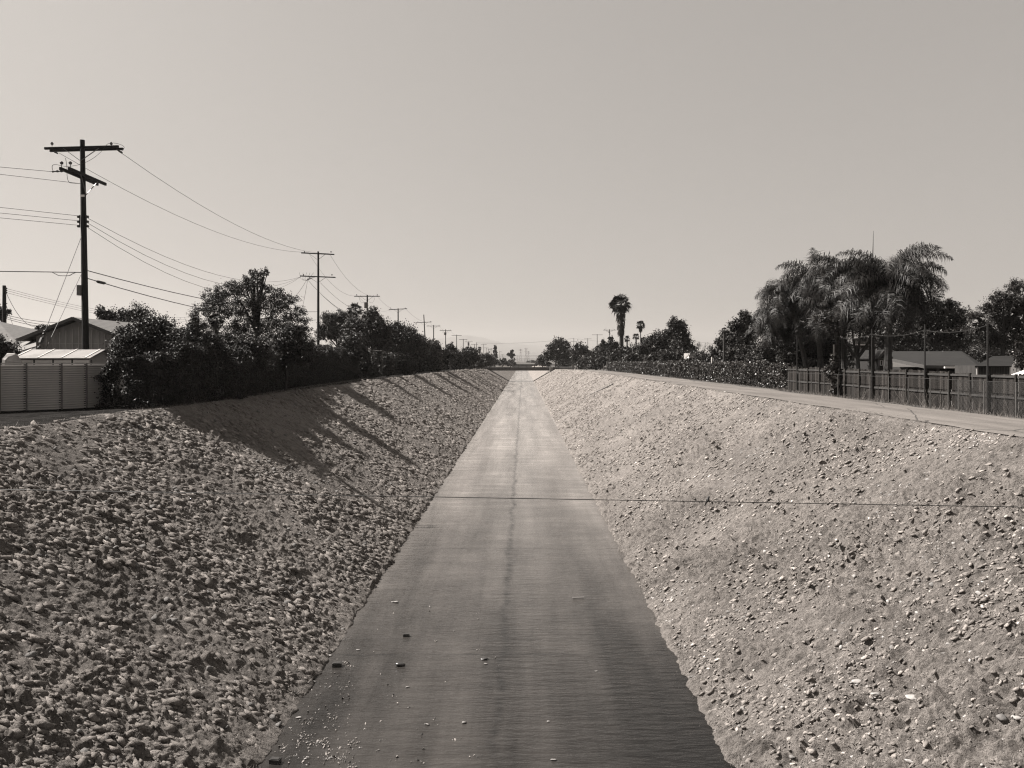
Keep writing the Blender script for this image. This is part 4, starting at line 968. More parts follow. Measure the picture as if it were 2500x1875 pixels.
loopw('jumper_wire', [(128, 415, -1.8), (128, 404, -1.8), (138, 402, -1.8), (157, 406, -1.8), (178, 405, -1.5), (200, 400, -.6), (225, 388, -.5), (245, 372, -.4), (262, 352, -.35), (277, 349, -.3)])
loopw('jumper_wire', [(160, 386, -.3), (163, 404, -.3), (164, 430, -.3), (168, 444, -.2), (176, 447, -.1), (198, 448, 0)])
loopw('jumper_wire', [(277, 349, -.3), (292, 352, -.3), (303, 359, -.2), (299, 367, -.1), (294, 371, 0)])

poles = {}
defs = [(2, 777, 614, [(620, 4.2, False, 0, -.10), (676, 4.5, False, .0, -.09)], None, 'second utility pole from the left with two stacked crossarms, behind the big airy tree'),
        (3, 896.7, 720.5, [(723.5, 4.3)], (739, 753, .33), 'third utility pole from the left, carrying a grey can transformer'),
        (4, 972, 753, [(755, 3.8, False, 0, .1)], None, 'fourth utility pole from the left rising out of dense dark trees'),
        (6, 1058.7, 793.5, [(796, 4.0)], None, 'slim upright pole just right of the leaning pole'),
        (7, 1088, 804, [(807, 4.0)], (812, 818, .4), 'seventh utility pole from the left with a small transformer'),
        (8, 1115, 817, [(819, 4.0)], None, 'eighth utility pole from the left beside the round tree top'),
        (9, 1131, 827.5, [(828.7, 3.6)], None, 'ninth utility pole from the left, standing in dark bushes'),
        (10, 1144.5, 833.5, [(834.5, 3.8)], (836, 844, .45), 'tenth utility pole from the left, with a can hanging under its crossarm'),
        (11, 1158.5, 840, [(841, 3.9)], None, 'eleventh utility pole from the left, short, beside a tall bare one'),
        (13, 1181, 840, [(841.2, 4.0)], None, 'pole with a wide crossarm just right of the far fan palm'),
        (14, 1187, 848.5, [(849.3, 3.6)], None, 'distant pole left of the closely spaced trio'),
        (15, 1192.5, 851, [(852, 3.6)], None, 'first of three closely spaced distant poles'),
        (16, 1196.5, 852, [(853, 3.6)], None, 'second of three closely spaced distant poles'),
        (17, 1200.6, 850, [(851.5, 3.6)], None, 'third of three closely spaced distant poles, by the cypress')]
for (i, px, py, arms, tr, lab) in defs:
    Y = px_line(px); poles[i] = pole(px, py, Y, lab, arms, tr, detail=Y < 300) + (Y,)
Y5 = px_line(1036.5); poles[5] = pole(1034.6, 768, Y5, 'leaning fifth utility pole from the left with its crossarm well below the top', [(787, 4.1, False, 0, .1)], None, px_base=1042, group='wooden utility poles on the left') + (Y5,)
Y12 = px_line(1163.6); poles[12] = pole(1163.6, 836, Y12, 'tall bare pole without crossarm among the distant left poles', [], None) + (Y12,)
pole(1220, 856, 850, 'street light pole with a stub head far left of the lone pine', [(858, 2.5, False, .9)], None, detail=False)
pole(1227, 865, 900, 'small faint pole between the street light and the lone pine', [(866, 4.5)], None, detail=False)
pole(1264, 867, 1000, 'faint thin pole standing in the open view below the hills', [], None, detail=False, r=.12)
RG = 'wooden utility poles on the right'
r1 = pole(1487.8, 804, 250, 'tallest right hand utility pole with a cable drooping to the fan palm', [(806, 4.1)], (809, 813, .25), group=RG, detail=True)
r2 = pole(1458, 816, 330, 'second right hand utility pole with a plain wide crossarm', [(817.5, 4.6)], None, group=RG, detail=False)
r3 = pole(1435, 826, 400, 'third right hand utility pole with a short crossarm', [(827.3, 3.8)], None, group=RG, detail=False)
r4 = pole(1401, 825, 434, 'slender right hand pole with crossarm below its top, beside the big round tree', [(833.5, 4.0)], None, group=RG, detail=False)
r5 = pole(1416, 835, 470, 'most distant right hand pole with its crossarm just over a dark tree', [(835.8, 5.0)], None, group=RG, detail=False)
pf, xf_, zf_ = pole(10.5, 697, 70, 'pale weathered pole at the far left edge behind the shingled roof', [], None, r=.2, group=None)
for py in (704, 709, 714): MB().tube([(wx(14, 70) , 70, wz(py, 70)), (wx(17, 70), 70, wz(py, 70))], [.1, .07], 6).build('insulator', 'ceramic', pf)

# ------------------------------------------------------------------ wires
WG = 'overhead wires along the left poles'
def wire(a, b, sag, r, label, group=WG, n=14, name='overhead_wire', mat='wire'):
    return MB().tube(catenary(a, b, sag, n), r, 5).build(name, mat, label=label, category='wire', group=group)
def P(px, py, Y): return (wx(px, Y), Y, wz(py, Y))
Y2 = poles[2][3]; Y3 = poles[3][3]; Y4 = poles[4][3]
wire(P(297, 374, Y1), P(804, 619, Y2), 1.5, .013, 'long sagging wire from the right end of the nearest pole top arm')
wire(P(145, 374, Y1), P(754, 616, Y2), 1.5, .013, 'long sagging wire from the left end of the nearest pole top arm')
for py, k, nm in ((533, 0, 'upper'), (545, 1, 'middle'), (556, 2, 'lower')):
    wire(P(215, py, Y1), P(734, 676, Y2), 1.9 + .55 * k, .013, nm + ' of three thin wires sagging from the nearest pole side rack to the second pole')
wire(P(215, 661, Y1), P(774, 761, Y2), .7, .026, 'thick upper cable running right from the nearest pole into the airy tree')
wire(P(215, 680, Y1), P(772, 781, Y2), .9, .026, 'thick lower cable running right from the nearest pole into the airy tree')
MB().tube([P(235, 686, Y1 + 1), P(240, 688, Y1 + 1.2), P(253, 691, Y1 + 2), P(258, 691, Y1 + 2.3)], [.03, .1, .1, .03], 6).build('cable_splice', 'dark_metal', label='dark splice case hanging on the lower thick cable by the nearest pole', category='cable splice')
wire(P(804, 619, Y2), P(920, 722, Y3), 1.6, .013, 'right hand top wire between the second and third poles')
wire(P(754, 618, Y2), P(873, 722, Y3), 1.6, .013, 'left hand top wire between the second and third poles')
wire(P(782, 690, Y2), P(896, 765, Y3), .8, .018, 'lower wire between the second and third poles')
wire(P(779, 713, Y2), P(895, 785, Y3), .8, .018, 'lowest thin wire between the second and third poles')
wire(P(779, 782, Y2), P(897, 812, Y3), .8, .022, 'thick cable leaving the second pole low over the trees')
wire(P(920, 722, Y3), P(990, 753, Y4), 1.2, .014, 'right hand top wire between the third and fourth poles')
wire(P(873, 722, Y3), P(955, 756, Y4), 1.2, .014, 'left hand top wire between the third and fourth poles')
prev = (Y4, 753, 990)
for i, (k, px, py) in enumerate(((5, 1050, 786), (6, 1072, 795), (7, 1099, 806), (8, 1124, 818))):
    Yk = poles[k][3]; wire((wx(prev[2], prev[0]), prev[0], wz(prev[1] + .5, prev[0])), (wx(px, Yk), Yk, wz(py, Yk)), .9, .016, 'wire span reaching the %s pole from the left' % ('fifth', 'slim sixth', 'seventh', 'eighth')[i]); prev = (Yk, py, px)
# wires leaving the nearest pole to the left
LG = 'wires leaving the nearest pole to the left'
def offl(px0, py0, dy0, py_edge, label, r=.013, sag=.4, spread=0):
    a = Vector(P(px0, py0, Y1 + dy0)); Yb = 38.0; e = Vector(P(-30, py_edge, (a.y * 3 + Yb) / 4)); b = a + (e - a) * 2.6
    wire(a, b, 0, r, label, LG)
offl(127, 419, -1.8, 405, 'topmost thin wire leaving the picture at the upper left edge')
offl(196, 448, 0, 422, 'second thin wire leaving the picture at the upper left edge')
offl(193, 527, -.1, 503, 'upper wire from the left side rack going out of the left edge')
offl(193, 539, -.1, 517, 'middle wire from the left side rack going out of the left edge')
offl(193, 550, -.1, 529, 'lower wire from the left side rack going out of the left edge')
offl(199, 665, 0, 662, 'thick black cable going level to the left from the nearest pole', .026)
loopw('cable_loop', [(128, 665, 0), (138, 670, 0), (146, 673, 0), (168, 673, 0), (176, 669, 0), (184, 666, 0)], .022)
GG = 'guy wires bracing the nearest pole'
wire(P(199, 577, Y1 - .2), P(77, 895, 41.2), 0, .016, 'steeper guy wire reaching from the nearest pole down behind the plastic shed, upper one', GG)
wire(P(199, 668, Y1 - .2), P(92, 893, 41.0), 0, .016, 'guy wire starting lower on the nearest pole and landing right of the other', GG)
m = MB(); a = Vector(P(199, 577, Y1 - .2)); b = Vector(P(77, 895, 41.2))
for q0, q1, r in ((.745, .753, .09), (.765, .773, .09), (.80, .835, .11), (.86, .87, .08)): m.tube([a.lerp(b, q0), a.lerp(b, q1)], r, 6)
m.build('guy_insulators', 'dark_metal', label='dark insulators strung on the guy wire in front of the gabled house', category='insulator')
m = MB()
FGp = 'wires of the pale far pole at the left edge'
for k, py in enumerate((704, 709, 714)): wire(P(14, py, 70), P(480, py + 68, 160), 1.2, .014, ('upper', 'middle', 'lower')[k] + ' faint wire running right from the pale far pole', FGp)
wire(P(14, 712, 70), P(82, 797, 75), .7, .02, 'sagging service wire dropping from the pale far pole to the roofs', FGp)
for k, py in enumerate((768, 773, 777)): wire(P(12, py, 70), P(160, py + 20 + 3 * k, 75), .2, .022, ('top', 'centre', 'bottom')[k] + ' of three low cables from the pale far pole to the gabled house', FGp)
wire(P(12, 735, 70), P(32, 796, 72), 0, .014, 'short guy wire slanting down beside the pale far pole', FGp)
# service wires tangled under the second pole's lower arm
SG = 'service drops at the second pole'
k2 = P(749, 683, Y2)
wire(k2, P(700, 745, 90), .3, .02, 'service wire slanting down left from the second pole arm', SG)
wire((k2[0] + .1, k2[1], k2[2]), P(737, 757, 92), .2, .02, 'service wire hanging almost straight down from the second pole arm', SG)
wire((k2[0] + .1, k2[1], k2[2]), P(895, 778, Y3), 1.2, .02, 'service wire slanting right past the second pole', SG)
m = MB(); rr = random.Random(3)
for j in range(5):
    o = Vector(k2); m.tube([o + Vector((-.9 + j * .45, -.1, .9)), o + Vector((-.7 + j * .25, -.15, .1 - .2 * (j % 2))), o + Vector((0, -.1, -.1)), o + Vector((.5 + j * .2, -.12, .4))], .018, 4)
m.build('jumper_wires', 'wire', poles[2][0])
# wires across the channel near and far
CG = 'power lines crossing the channel in the distance'
wire(P(1163.6, 837, Y12), P(1401, 826, 434), 1.2, .045, 'single line rising to the right across the view to the hills', CG)
wire(P(1401, 826, 434), P(1700, 834, 300), 1.5, .03, 'line continuing right from the slender right hand pole', CG)
wire(P(1700, 834, 300), P(1950, 826, 260), 1.5, .03, 'line passing behind the bare tree on the right', CG)
for k, py in enumerate((866.5, 869.3, 873, 875.6, 878)):
    wire(P(1215, py, 900), P(1345, py - .6, 900), 1.2, .09, ('topmost', 'second', 'third', 'fourth', 'lowest')[k] + ' of five level power lines over the road beyond the bridge', CG)
wire(P(1489, 812, 250), P(1512, 836, 240), 1.2, .04, 'cable drooping from the tallest right hand pole to the fan palm', None)
# transmission towers
for i, (px, py, Y) in enumerate(((1271, 852, 3000), (1284, 850, 2900), (1290, 857, 3300))):
    X = wx(px, Y); z = wz(py, Y); w = 5; m = MB()
    for s in (-1, 1):
        for q in (-1, 1): m.tube([(X + s * w, Y + q * w, 0), (X + s * .8, Y + q * .8, z)], .45, 4)
        for j in range(5):
            a = j / 5; b = (j + 1) / 5; m.tube([(X + s * w * (1 - a * .84), Y, z * a), (X - s * w * (1 - b * .84), Y, z * b)], .3, 4)
    t = thing('transmission_tower', ('left', 'right hand taller', 'smallest rightmost')[i] + ' faint lattice tower in front of the hills', 'transmission tower', 'lattice towers below the hills', (X, Y, 0))
    m.build('mast', 'galv', t); m = MB()
    for q in (.78, .88, .97): m.beam((X - 7, Y, z * q), (X + 7, Y, z * q), .7, .7)
    m.build('crossarms', 'galv', t)

# ------------------------------------------------------------------ wire in the foreground with a bird on it
YW = 11.5
A = Vector(P(0, 1195, YW)); B = Vector(P(2500, 1238, YW)); d = (B - A) / (B.x - A.x)
wa = A + d * (-18.3 - A.x); wb = A + d * (17.0 - A.x)
m = MB(); m.tube([wa + (wb - wa) * (i / 20) for i in range(21)], .0062, 6)
m.build('foreground_wire', 'wire', label='single dark wire stretched low across the whole picture in front of both banks', category='wire')
for X, w, lab in ((wa.x, wa, 'short metal stake holding the foreground wire on the left plateau'), (wb.x, wb, 'short metal stake holding the foreground wire on the right plateau')):
    MB().tube([(X, YW, 6.0), (X, YW, w.z + .15)], .03, 6).build('wire_stake', 'dark_metal', label=lab, category='stake')
bp = A + d * (wx(1728, YW) - A.x)
bird = thing('bird', 'small dark bird perched on the foreground wire', 'bird', None, (bp.x, bp.y, bp.z))
def bz(pts, rs, name, mat, n=10): MB().tube([bp + Vector(p) for p in pts], rs, n).build(name, mat, bird, smooth=True)
bz([(-.040, 0, -.050), (-.026, 0, -.018), (-.012, 0, .008), (.000, 0, .030), (.008, 0, .048), (.012, 0, .058), (.014, 0, .068), (.015, 0, .077), (.014, 0, .082)], [.004, .010, .018, .023, .020, .0155, .016, .012, .004], 'body', 'dark_metal', 12)
bz([(-.022, 0, -.016), (-.034, 0, -.042), (-.046, 0, -.062)], [.009, .008, .010], 'tail', 'dark_metal', 6)
bz([(.026, 0, .071), (.036, 0, .070), (.041, 0, .069)], [.004, .0025, .0008], 'beak', 'wire', 6)
for s in (-1, 1):
    bz([(-.030, s * .012, -.014), (-.008, s * .021, .020), (.006, s * .018, .044)], [.003, .009, .006], 'wing', 'dark_metal', 6)
    bz([(.004, s * .008, .012), (.004, s * .008, .004)], [.002, .002], 'leg', 'wire', 5)

# ------------------------------------------------------------------ left: metal fence, plastic shed, houses
t = thing('corrugated_fence', 'horizontally ribbed metal panel fence at the left edge of the photo', 'fence', None, (-21.9, 36, 6.5))
pts = [(-32.0, 24.0), (-23.3, 34.3), (-21.5, 35.9), (-20.4, 37.9)]
def panel(a, b, z0, z1):
    m = MB(); a = Vector((a[0], a[1], 0)); b = Vector((b[0], b[1], 0)); d_ = (b - a).normalized(); n_ = Vector((d_.y, -d_.x, 0)); vs = []; fs = []; n = 0; rows = []
    z = z0
    while z < z1 - .01:
        for dz, o in ((0, -.06), (.004, .03), (.064, .03), (.068, -.06)):
            rows.append((z + dz, o))
        z += .104
    for zz, o in rows: vs += [a + n_ * o + Vector((0, 0, zz)), b + n_ * o + Vector((0, 0, zz))]
    for i in range(len(rows) - 1): fs.append((2*i, 2*i+1, 2*i+3, 2*i+2))
    m.add(vs, fs); return m
def along(a, b, q): return (a[0] + (b[0] - a[0]) * q, a[1] + (b[1] - a[1]) * q)
tops = 8.62
qs = [(pts[0], pts[1], (0, .33, .66, 1)), (pts[1], pts[2], (0, .42, 1)), (pts[2], pts[3], (0, .52, 1))]
M['fence_sheet'] = simple('painted_sheet_metal', .36, .6, .12, 1.2, (1, 1, .4))
for a, b, ks in qs:
    for k0, k1 in zip(ks[:-1], ks[1:]):
        c0, c1 = along(a, b, k0), along(a, b, k1)
        panel(c0, c1, 6.44, tops).build('panel', 'fence_sheet', t)
        MB().tube([(c1[0] + .05, c1[1] - .09, 6.3), (c1[0] + .05, c1[1] - .09, tops + .06)], .032, 8).build('post', 'galv', t)
        MB().beam((c1[0] - .08, c1[1] - .02, 6.4), (c1[0] - .08, c1[1] - .02, tops), .09, .05).build('panel_joint', 'dark_metal', t)
    MB().beam((a[0], a[1] - .0, tops + .03), (b[0], b[1], tops + .03), .07, .06).build('top_rail', 'fence_sheet', t)

t = thing('garden_shed', 'pale ribbed plastic shed with a white roof behind the metal fence', 'shed', None, (-25.2, 41.5, 6.5))
xa, xb = wx(45, 40.6), -22.75; y0, y1 = 40.4, 43.0; ze = wz(874, 40.4); zr_ = wz(855.5, 41.7); ym = 41.7
wl = MB().box(xa, xb, y0, y1, 6.5, ze)
wl.add([(xb, y0, ze), (xb, y1, ze), (xb, ym, zr_ - .03)], [(0, 1, 2)]); wl.add([(xa, y0, ze), (xa, y1, ze), (xa, ym, zr_ - .03)], [(0, 2, 1)])
w = wl.build('wall', 'pale_plastic', t)
rf = MB(); rf.beam((xa - .1, (y0 - .15 + ym) / 2, (ze - .06 + zr_) / 2), (xb - 1.2, (y0 - .15 + ym) / 2, (ze - .06 + zr_) / 2), 0.01, .01)
rf = MB()
def roofslab(m, x0, x1, ya, za, yb, zb, th=.05): m.add([(x0, ya, za), (x1, ya, za), (x1, yb, zb), (x0, yb, zb), (x0, ya, za + th), (x1, ya, za + th), (x1, yb, zb + th), (x0, yb, zb + th)], [(0,3,2,1),(4,5,6,7),(0,1,5,4),(1,2,6,5),(2,3,7,6),(3,0,4,7)])
roofslab(rf, xa - .15, xb + .12, y0 - .18, ze - .05, ym, zr_); roofslab(rf, xa - .15, xb + .12, ym, zr_, y1 + .18, ze - .05)
r_ = rf.build('roof', 'shed_roof', t)
m = MB(); x = xa
while x < xb: m.beam((x, y0 - .17, ze + .02), (x, ym, zr_ + .07), .05, .03); x += 1.24
m.build('roof_rib', 'pale_plastic', r_)
m = MB(); x = xa + .1
while x < xb - .5:
    for zz in (.25, .55): m.box(x, x + .75, y0 - .015, y0, ze - zz - .03, ze - zz)
    m.box(x + .82, x + .90, y0 - .02, y0, 6.6, ze - .1); x += 1.0
m.box(xa, xb, y0 - .03, y0 - .004, ze - .10, ze - .06); m.build('wall_moulding', 'trim', w)

def gable_house(name, label, x0, x1, y0, y1, g, ze, zp, wallm, roofm, over=.45, group=None, cat='house', win=()):
    xm = (x0 + x1) / 2; t = thing(name, label, cat, group, (xm, y0, g))
    m = MB().box(x0, x1, y0, y1, g, ze); m.add([(x0, y0, ze), (x1, y0, ze), (xm, y0, zp - .05)], [(0, 1, 2)]); m.add([(x0, y1, ze), (x1, y1, ze), (xm, y1, zp - .05)], [(0, 2, 1)])
    w = m.build('wall', wallm, t); sl = (zp - ze) / (xm - x0); m = MB()
    for s, xe in ((-1, x0 - over), (1, x1 + over)):
        zee = ze - sl * over; a = [(xe, y0 - over, zee), (xm, y0 - over, zp), (xm, y1 + over, zp), (xe, y1 + over, zee)]
        m.add(a + [(p[0], p[1], p[2] + .12) for p in a], [(0,1,2,3),(7,6,5,4),(0,4,5,1),(1,5,6,2),(2,6,7,3),(3,7,4,0)])
    r = m.build('roof', roofm, t); m = MB()
    for s, xe in ((-1, x0 - over), (1, x1 + over)): m.beam((xe, y0 - over - .03, ze - sl * over + .04), (xm, y0 - over - .03, zp + .04), .04, .20)
    m.build('bargeboard', 'trim', r); return t, w, r
hx0, hx1 = wx(88, 50), wx(300, 50); t, w, r = gable_house('gabled_house', 'stucco and panel gabled house behind the nearest pole on the left', hx0, hx1, 50, 62, 6.5, wz(822, 50), wz(780, 50), 'siding', 'shingle', over=.75)
m = MB(); x = hx0 + .25
while x < hx1:
    xm = (hx0 + hx1) / 2; zt = wz(822, 50) + (wz(780, 50) - wz(822, 50)) * (1 - abs(x - xm) / (xm - hx0)) * .72 - .15
    m.box(x, x + .06, 49.965, 49.998, 6.6, zt); x += .42
m.build('wall_batten', 'batten', w)
m = MB(); m.box(hx0 + .3, hx1 - .3, 49.96, 49.99, wz(838.5, 50) - .03, wz(838.5, 50)); m.build('wall_batten', 'batten', w)
xs = wx(262, 52); zs = wz(792, 53)
MB().add([(xs, 53, zs), (xs + .1, 55.5, zs + .55), (xs + 1.1, 55.5, zs + .1), (xs + 1.2, 54, zs - .25)], [(0, 3, 2, 1)]) 
m = MB(); m.add([(wx(262, 54), 54, wz(788, 54)), (wx(290, 54), 54, wz(785.5, 54)), (wx(290, 57), 57, wz(791, 54)), (wx(262, 54), 54, wz(788.5, 54)), (wx(290, 54), 54.3, wz(791, 54) - .05)], [(0, 1, 4), (0, 4, 3), (0, 1, 2), (3, 4, 2)]); m.build('roof_flashing', 'white', r)
# lean-to at the left of the gabled house
m = MB(); t = thing('lean_to', 'low pale roofed lean-to against the left side of the gabled house', 'shed', None, (wx(60, 48), 48, 6.5))
m.add([(wx(38, 47), 47, wz(860, 47)), (wx(88, 47), 47, wz(845, 47)), (wx(88, 52), 52, wz(824, 52)), (wx(42, 52), 52, wz(842, 52))], [(0, 1, 2, 3)])
for v in list(m.v): m.v.append((v[0], v[1], v[2] - .08))
m.f += [(7, 6, 5, 4), (0, 4, 5, 1), (3, 2, 6, 7), (0, 3, 7, 4), (1, 5, 6, 2)]; m.build('roof', 'concrete', t)
MB().box(wx(42, 48), wx(84, 48), 47.4, 51.5, 6.5, wz(864, 47.4)).build('wall', 'siding', t)
# hip roofed house at the far left
t = thing('shingled_house', 'house with a big shingled hip roof at the left edge of the photo', 'house', None, (wx(-40, 60), 60, 6.5))
a0, a1 = P(-330, 872, 58), P(72, 872, 58); pk0, pk1 = P(-220, 782, 66), P(-5, 784, 66); b0, b1 = (a0[0], 78, a0[2]), (a1[0] + .8, 78, a1[2])
m = MB(); V = [a0, (a1[0], a1[1], a1[2]), b1, b0, pk0, pk1]; m.add(V, [(0, 1, 5, 4), (1, 2, 5), (2, 3, 4, 5), (3, 0, 4), (3, 2, 1, 0)]); m.build('roof', 'shingle', t)
MB().box(a0[0] + .5, a1[0] - .5, 59, 77, 6.5, a0[2] - .01).build('wall', 'siding', t)
# round covered grill beside the shed
t_ = MB().tube([P(28, 893, 39.6), P(30, 880, 39.6), P(33, 872, 39.6), P(40, 866, 39.6)], [.42, .45, .36, .1], 10); t_.build('covered_grill', 'siding', label='grey rounded cover peeking over the metal fence left of the plastic shed', category='grill')

# ------------------------------------------------------------------ left fences further along
t = thing('pipe_frame', 'thin metal pipe frame standing at the end of the clipped hedge', 'frame', None, P(920, 908, 104))
Yp = 104
m = MB(); m.tube([P(906, 857, Yp), P(933, 856.5, Yp)], .05, 6); m.build('crossbar', 'galv', t)
m = MB(); m.tube([P(933, 856.5, Yp), P(933, 905, Yp)], .05, 6); m.build('upright', 'galv', t)
m = MB(); m.tube([P(914, 857, Yp), P(909, 905, Yp)], .05, 6); m.build('upright', 'galv', t)
MB().box(wx(923, Yp), wx(933, Yp), Yp + .1, Yp + .25, wz(864, Yp), wz(858, Yp)).build('dark_panel', 'shadow_room', t)
Yb = 180
t = thing('board_fence', 'vine covered board fence in front of the leaning pole on the left', 'fence', None, P(1040, 909, Yb))
m = MB(); rr = random.Random(5)
for k in range(46):
    px = 1004 + k * 1.55; y = Yb + k * .75
    m.beam(P(px, 908 - k * .03, y), P(px, 888 - k * .02 + rr.uniform(-.4, .4), y), .12, .03)
m.build('boards', 'fence_rail', t); m = MB(); m.tube([P(1003, 888, Yb), P(1073, 888, Yb + 34)], .09, 5); m.build('top_rail', 'fence_rail', t)
for px, k in ((1004, 0), (1011, 4), (1036, 18), (1060, 30)): MB().beam(P(px, 909, Yb + k), P(px, 886, Yb + k), .3, .2).build('post', 'concrete', t)
MB().box(wx(1137, 285), wx(1150, 285), 285, 287, 4.8, wz(889, 285)).build('block_wall', 'pale_concrete', label='pale square concrete block at the top of the left bank', category='wall')
MB().box(wx(1128, 283), wx(1136, 283), 283, 284.5, 4.8, wz(889.5, 283)).build('block_wall', 'concrete', label='darker short wall left of the pale concrete block', category='wall')

# ------------------------------------------------------------------ bridge
YB = 322; t = thing('road_bridge', 'low concrete road bridge crossing the channel in the distance', 'bridge', None, (0, YB, 4.6))
xl, xr = -15.8, 12.4; zs, zd = 4.55, 6.0
MB().box(xl - 3, xr + 3, YB, YB + 11, zs, zd).build('deck', 'bridge', t)
MB().box(xl - 3, xr + 3, YB - .25, YB - .003, 5.35, 5.95).build('fascia', 'bridge', t)
rl = MB()
for dy in (0.1, 10.7):
    rl.beam((xl - 3, YB + dy, 7.0), (xr + 3, YB + dy, 7.0), .18, .16); rl.beam((xl - 3, YB + dy, 6.5), (xr + 3, YB + dy, 6.5), .1, .1)
rr_ = rl.build('railing', 'bridge', t); m = MB(); x = xl - 3
while x < xr + 3.1:
    for dy in (0.1, 10.7): m.beam((x, YB + dy, zd), (x, YB + dy, 7.08), .25, .2)
    x += 3.4
m.build('railing_posts', 'bridge', rr_)
MB().box(xr - 1.1, xr + .2, YB - 4, YB - .3, 2.9, 6.0).build('wing_wall', 'concrete', t)
MB().box(xl - 1.2, xl + .9, YB - 3, YB - .3, 2.4, 5.6).build('wing_wall', 'bridge', t)
MB().box(xl - 12, xl - 3.02, YB, YB + 11, 4.4, 6.0).build('approach', 'concrete', t)
MB().box(xr + 3.02, xr + 40, YB, YB + 11, 4.4, 6.0).build('approach', 'concrete', t)
m = MB(); m.tube([(xl - 10, YB - .2, 7.0), (xl - 4.0, YB - .2, 7.0)], .12, 5)
for x in (xl - 10, xl - 7, xl - 4.0): m.tube([(x, YB - .2, 5.9), (x, YB - .2, 7.0)], .12, 5)
m.build('bridge_end_rail', 'white', t)
# drain gutter on the right bank and the groove it lies in
a = Vector(on_slope(1497, 939)); b = Vector(on_slope(1436, 968)); c = Vector(on_slope(1345, 1006)); e = Vector(on_slope(1522, 926))
nrm = Vector((-.496, 0, .868))
t = thing('drain_gutter', 'straight concrete gutter running down the right bank from the service road', 'drain', None, tuple(c))
MB().beam(b + nrm * .1, a + nrm * .1, .36, .16, up=nrm).build('exposed_channel', 'pale_concrete', t)
MB().beam(c + nrm * .02, b + nrm * .02, .22, .1, up=nrm).build('buried_channel', 'dark_ground', t)
# white barrier and post near the bridge, board gate with sign
t = thing('barrier', 'white A shaped barrier by the fence near the bridge on the right', 'barrier', None, P(1405, 903, 292))
Yw = 292
MB().beam(P(1403, 903.5, Yw), P(1405.5, 893, Yw), .5, .12).build('leg', 'white', t); MB().beam(P(1411.5, 903.5, Yw), P(1408, 894, Yw), .5, .12).build('leg', 'white', t)
MB().box(wx(1396.5, 295), wx(1401, 295), 295, 295.7, 5, wz(889.5, 295)).build('gate_pillar', 'concrete', label='grey square pillar left of the white barrier', category='pillar')
Yg = 196
t = thing('board_gate', 'small weathered board gate with a blank panel above, far end of vine hedge', 'gate', None, P(1484, 904, Yg))
m = MB()
for k in range(9): px = 1484.5 + k * 1.45; m.beam(P(px, 904, Yg), P(px, 887, Yg), .14, .04)
m.build('boards', 'fence_rail', t)
MB().box(wx(1483, Yg), wx(1498, Yg), Yg - .2, Yg - .1, wz(887, Yg), wz(880, Yg)).build('blank_panel', 'concrete', t)
for px, tp in ((1473.5, 888), (1481.5, 882), (1497.5, 886)): MB().beam(P(px, 905, Yg - .2), P(px, tp, Yg - .2), .22, .2).build('post', 'pale_concrete', t)
MB().tube([P(1737.5, 886, 84), P(1738, 872, 84)], .06, 6).build('white_post', 'white', label='short white post sticking up over the vine hedge', category='post')
m = MB(); m.box(wx(1684, 110), wx(1702, 110), 110, 114, 6, wz(862, 110)); m.build('flat_roof_hut', 'siding', label='flat roofed hut glimpsed over the vine hedge below the bare tree', category='hut')
MB().box(wx(1682, 108), wx(1695, 108), 108, 109, wz(873, 108), wz(870.5, 108)).build('awning', 'white', label='bright white awning edge glimpsed over the vine hedge', category='awning')

# ------------------------------------------------------------------ right: wooden fence, wire fence, tall poles
def wf(Y): return float(crest_r(Y)) + 6.2
t = thing('wooden_fence', 'weathered vertical board fence along the far side of the service road', 'fence', None, (wf(45), 45, 6.33))
rr = random.Random(12); ypost = [28.6, 30.4, 32.2, 34.0, 35.9, 37.5, 39.3, 41.5, 43.7, 45.8, 47.8, 49.8, 52.0, 54.2, 56.5, 58.8, 61.2, 63.6]
for k in range(len(ypost) - 1):
    ya, yb = ypost[k], ypost[k + 1]; x = wf(ya); top = 8.24 + rr.uniform(-.07, .07) - (.1 if ya < 38 else 0); m = MB(); y = ya + .06
    while y < yb - .1:
        w_ = min(rr.uniform(.12, .15), yb - .04 - y); dx = rr.uniform(0, .02)
        m.box(x + dx, x + dx + .022, y, y + w_ - .006, 6.3, top + rr.uniform(-.025, .02)); y += w_
    m.build('board_panel', 'fence_wood', t)
    for zz in (8.02, 7.08): MB().box(x - .05, x - .003, ya + .05, yb - .05, zz + rr.uniform(-.03, .03), zz + .10).build('rail', 'fence_rail', t)
    MB().box(x - .10, x - .003, ya - .05, ya + .05, 6.2, top + .03).build('post', 'fence_wood', t)
TG = 'tall thin poles rising above the wooden fence'
for Yq, top, lab in ((35.9, 10.62, 'tall thin dark pole at the right end of the wooden fence'), (41.5, 10.75, 'tall thin dark pole in front of the brown roofed house'), (47.8, 10.75, 'tall thin dark pole beside the small gabled porch'),
                     (60.8, 10.8, 'tall thin pole behind the far end of the wooden fence')):
    MB().tube([(wf(Yq) - .17, Yq, 6.2), (wf(Yq) - .16, Yq, top)], .045, 8).build('tall_pole', 'dark_metal', label=lab, category='pole', group=TG)
m = MB(); rr = random.Random(2)
for ya, yb in ((35.9, 41.5), (41.5, 47.8), (47.8, 53)): m.tube(catenary((wf(ya) - .17, ya, 10.45), (wf(yb) - .17, yb, 10.45), .22, 30), .018, 4)
m.build('strung_wire', 'wire', label='twisted wire strung between the tall thin poles above the wooden fence', category='wire')
V = []
rg = np.random.default_rng(3)
PP = []
for ya, yb in ((37.5, 41.5), (41.5, 52.5)):
    for q in np.linspace(ya, yb, 90): PP.append((wf(q) - .17, q, 10.34 + .10 * rg.normal() * .5))
